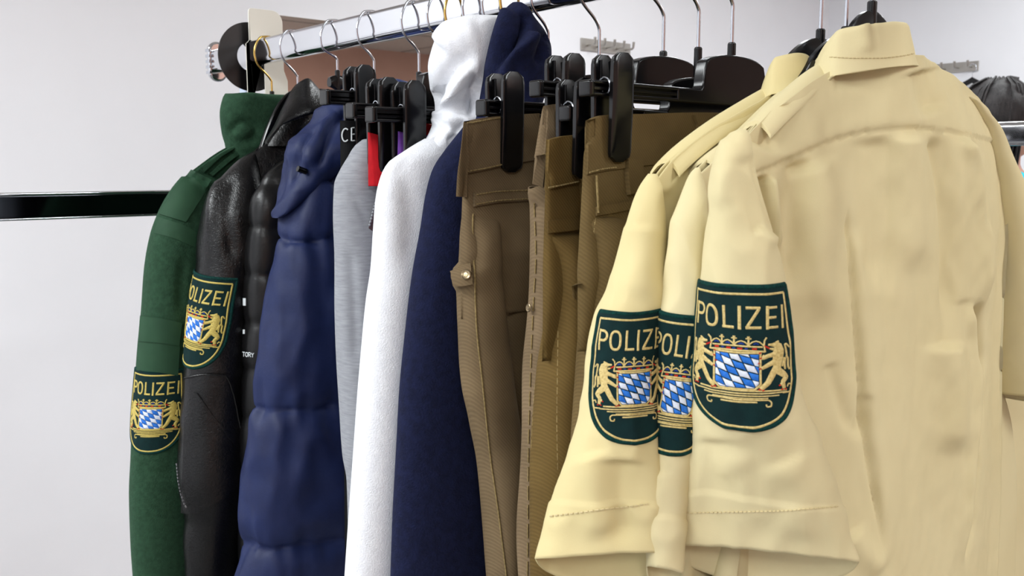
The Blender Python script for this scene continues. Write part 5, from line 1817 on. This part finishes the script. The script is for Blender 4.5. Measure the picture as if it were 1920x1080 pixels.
hd_ = ellipsoid('head', pp(0.025, 0, hzc), (0.092, 0.075, 0.115), M['skin'], pr_)
MB().tube([pp(0.11, 0, hzc + 0.012), pp(0.128, 0, hzc - 0.012), pp(0.135, 0, hzc - 0.028), pp(0.115, 0, hzc - 0.036)], [0.007, 0.011, 0.014, 0.01], 10).build('nose', M['skin'], hd_)
for s in (-1, 1):
    ellipsoid('eye', pp(0.103, s * 0.031, hzc + 0.008), (0.012, 0.014, 0.009), M['ewhite'], hd_, 8, 12)
    ellipsoid('ear', pp(0.01, s * 0.077, hzc - 0.01), (0.022, 0.008, 0.032), M['skin'], hd_, 8, 12)
ellipsoid('mouth', pp(0.106, 0, hzc - 0.062), (0.008, 0.024, 0.006), paint('lips', (186, 104, 100), 0.5), hd_, 8, 12)


def hairfn(q):
    k = 1.0 + 0.05 * nz(q[1] * 7, q[0] * 4, q[2] * 3)
    if q[0] > 0.55 and q[2] < 0.62:
        k *= 0.80
    return k


hr_ = ellipsoid('hair', pp(-0.008, 0, hzc + 0.022), (0.128, 0.098, 0.122), M['hair'], pr_, 40, 64, hairfn)
st_ = MB()
for k in range(150):
    a = random.uniform(-0.4, math.pi * 2 - 0.4)
    f0_, s0_ = math.cos(a) * random.uniform(0.2, 1), math.sin(a) * random.uniform(0.3, 1)
    f1_ = min(f0_ * 0.125, 0.045)
    ll = random.uniform(0.14, 0.36)
    pts = [pp(-0.01 + f0_ * 0.05, s0_ * 0.04, hzc + 0.14 + random.uniform(-0.004, 0.006)), pp(-0.01 + f1_ * 0.9, s0_ * 0.085, hzc + 0.105), pp(-0.02 + f1_ * 1.05, s0_ * 0.104, hzc + 0.01), pp(-0.03 + f1_ * 0.95, s0_ * 0.108, hzc - ll * 0.6), pp(-0.035 + f1_ * 0.8, s0_ * 0.105, hzc - ll)]
    st_.tube(resample(pts, 12), [0.004 * (1 - 0.06 * q) for q in range(12)], 5)
so = st_.build('strands', M['hair'], hr_)
so['kind'] = 'stuff'
tj = [(pp(0, 0, 0.98), 0.135), (pp(0, 0, 1.1), 0.118), (pp(0, 0, 1.28), 0.132), (pp(0, 0, sh - 0.02), 0.085), (pp(0, 0, sh + 0.03), 0.062)]
te = [(0, 1), (1, 2), (2, 3), (3, 4)]
for s in (-1, 1):
    b0 = len(tj)
    tj += [(pp(0, s * 0.165, sh - 0.02), 0.064), (pp(-0.012, s * 0.195, sh - 0.17), 0.058)]
    te += [(3, b0), (b0, b0 + 1)]
skin_body('top', tj, te, M['turq'], pr_)
tj = [(pp(0, 0, 0.96), 0.132)]
te = []
for s in (-1, 1):
    b0 = len(tj)
    tj += [(pp(0, s * 0.09, 0.84), 0.095), (pp(0.01, s * 0.092, 0.48), 0.068), (pp(-0.01, s * 0.092, 0.1), 0.058)]
    te += [(0, b0), (b0, b0 + 1), (b0 + 1, b0 + 2)]
skin_body('trousers', tj, te, M['denim'], pr_)
for s in (-1, 1):
    V = []
    for k, (f, wv, hv) in enumerate(((-0.06, 0.025, 0.05), (-0.03, 0.04, 0.075), (0.03, 0.042, 0.075), (0.1, 0.045, 0.055), (0.16, 0.04, 0.04), (0.19, 0.02, 0.025))):
        for j in range(12):
            t = 2 * math.pi * j / 12
            V.append(pp(f, s * 0.092 + wv * math.cos(t), max(0.001, hv * (0.5 + 0.5 * math.sin(t)))))
    MB().add(V, grid_faces(6, 12, True) + [tuple(range(12)), tuple(range(60, 72))]).build('shoe', M['shoe'], pr_)
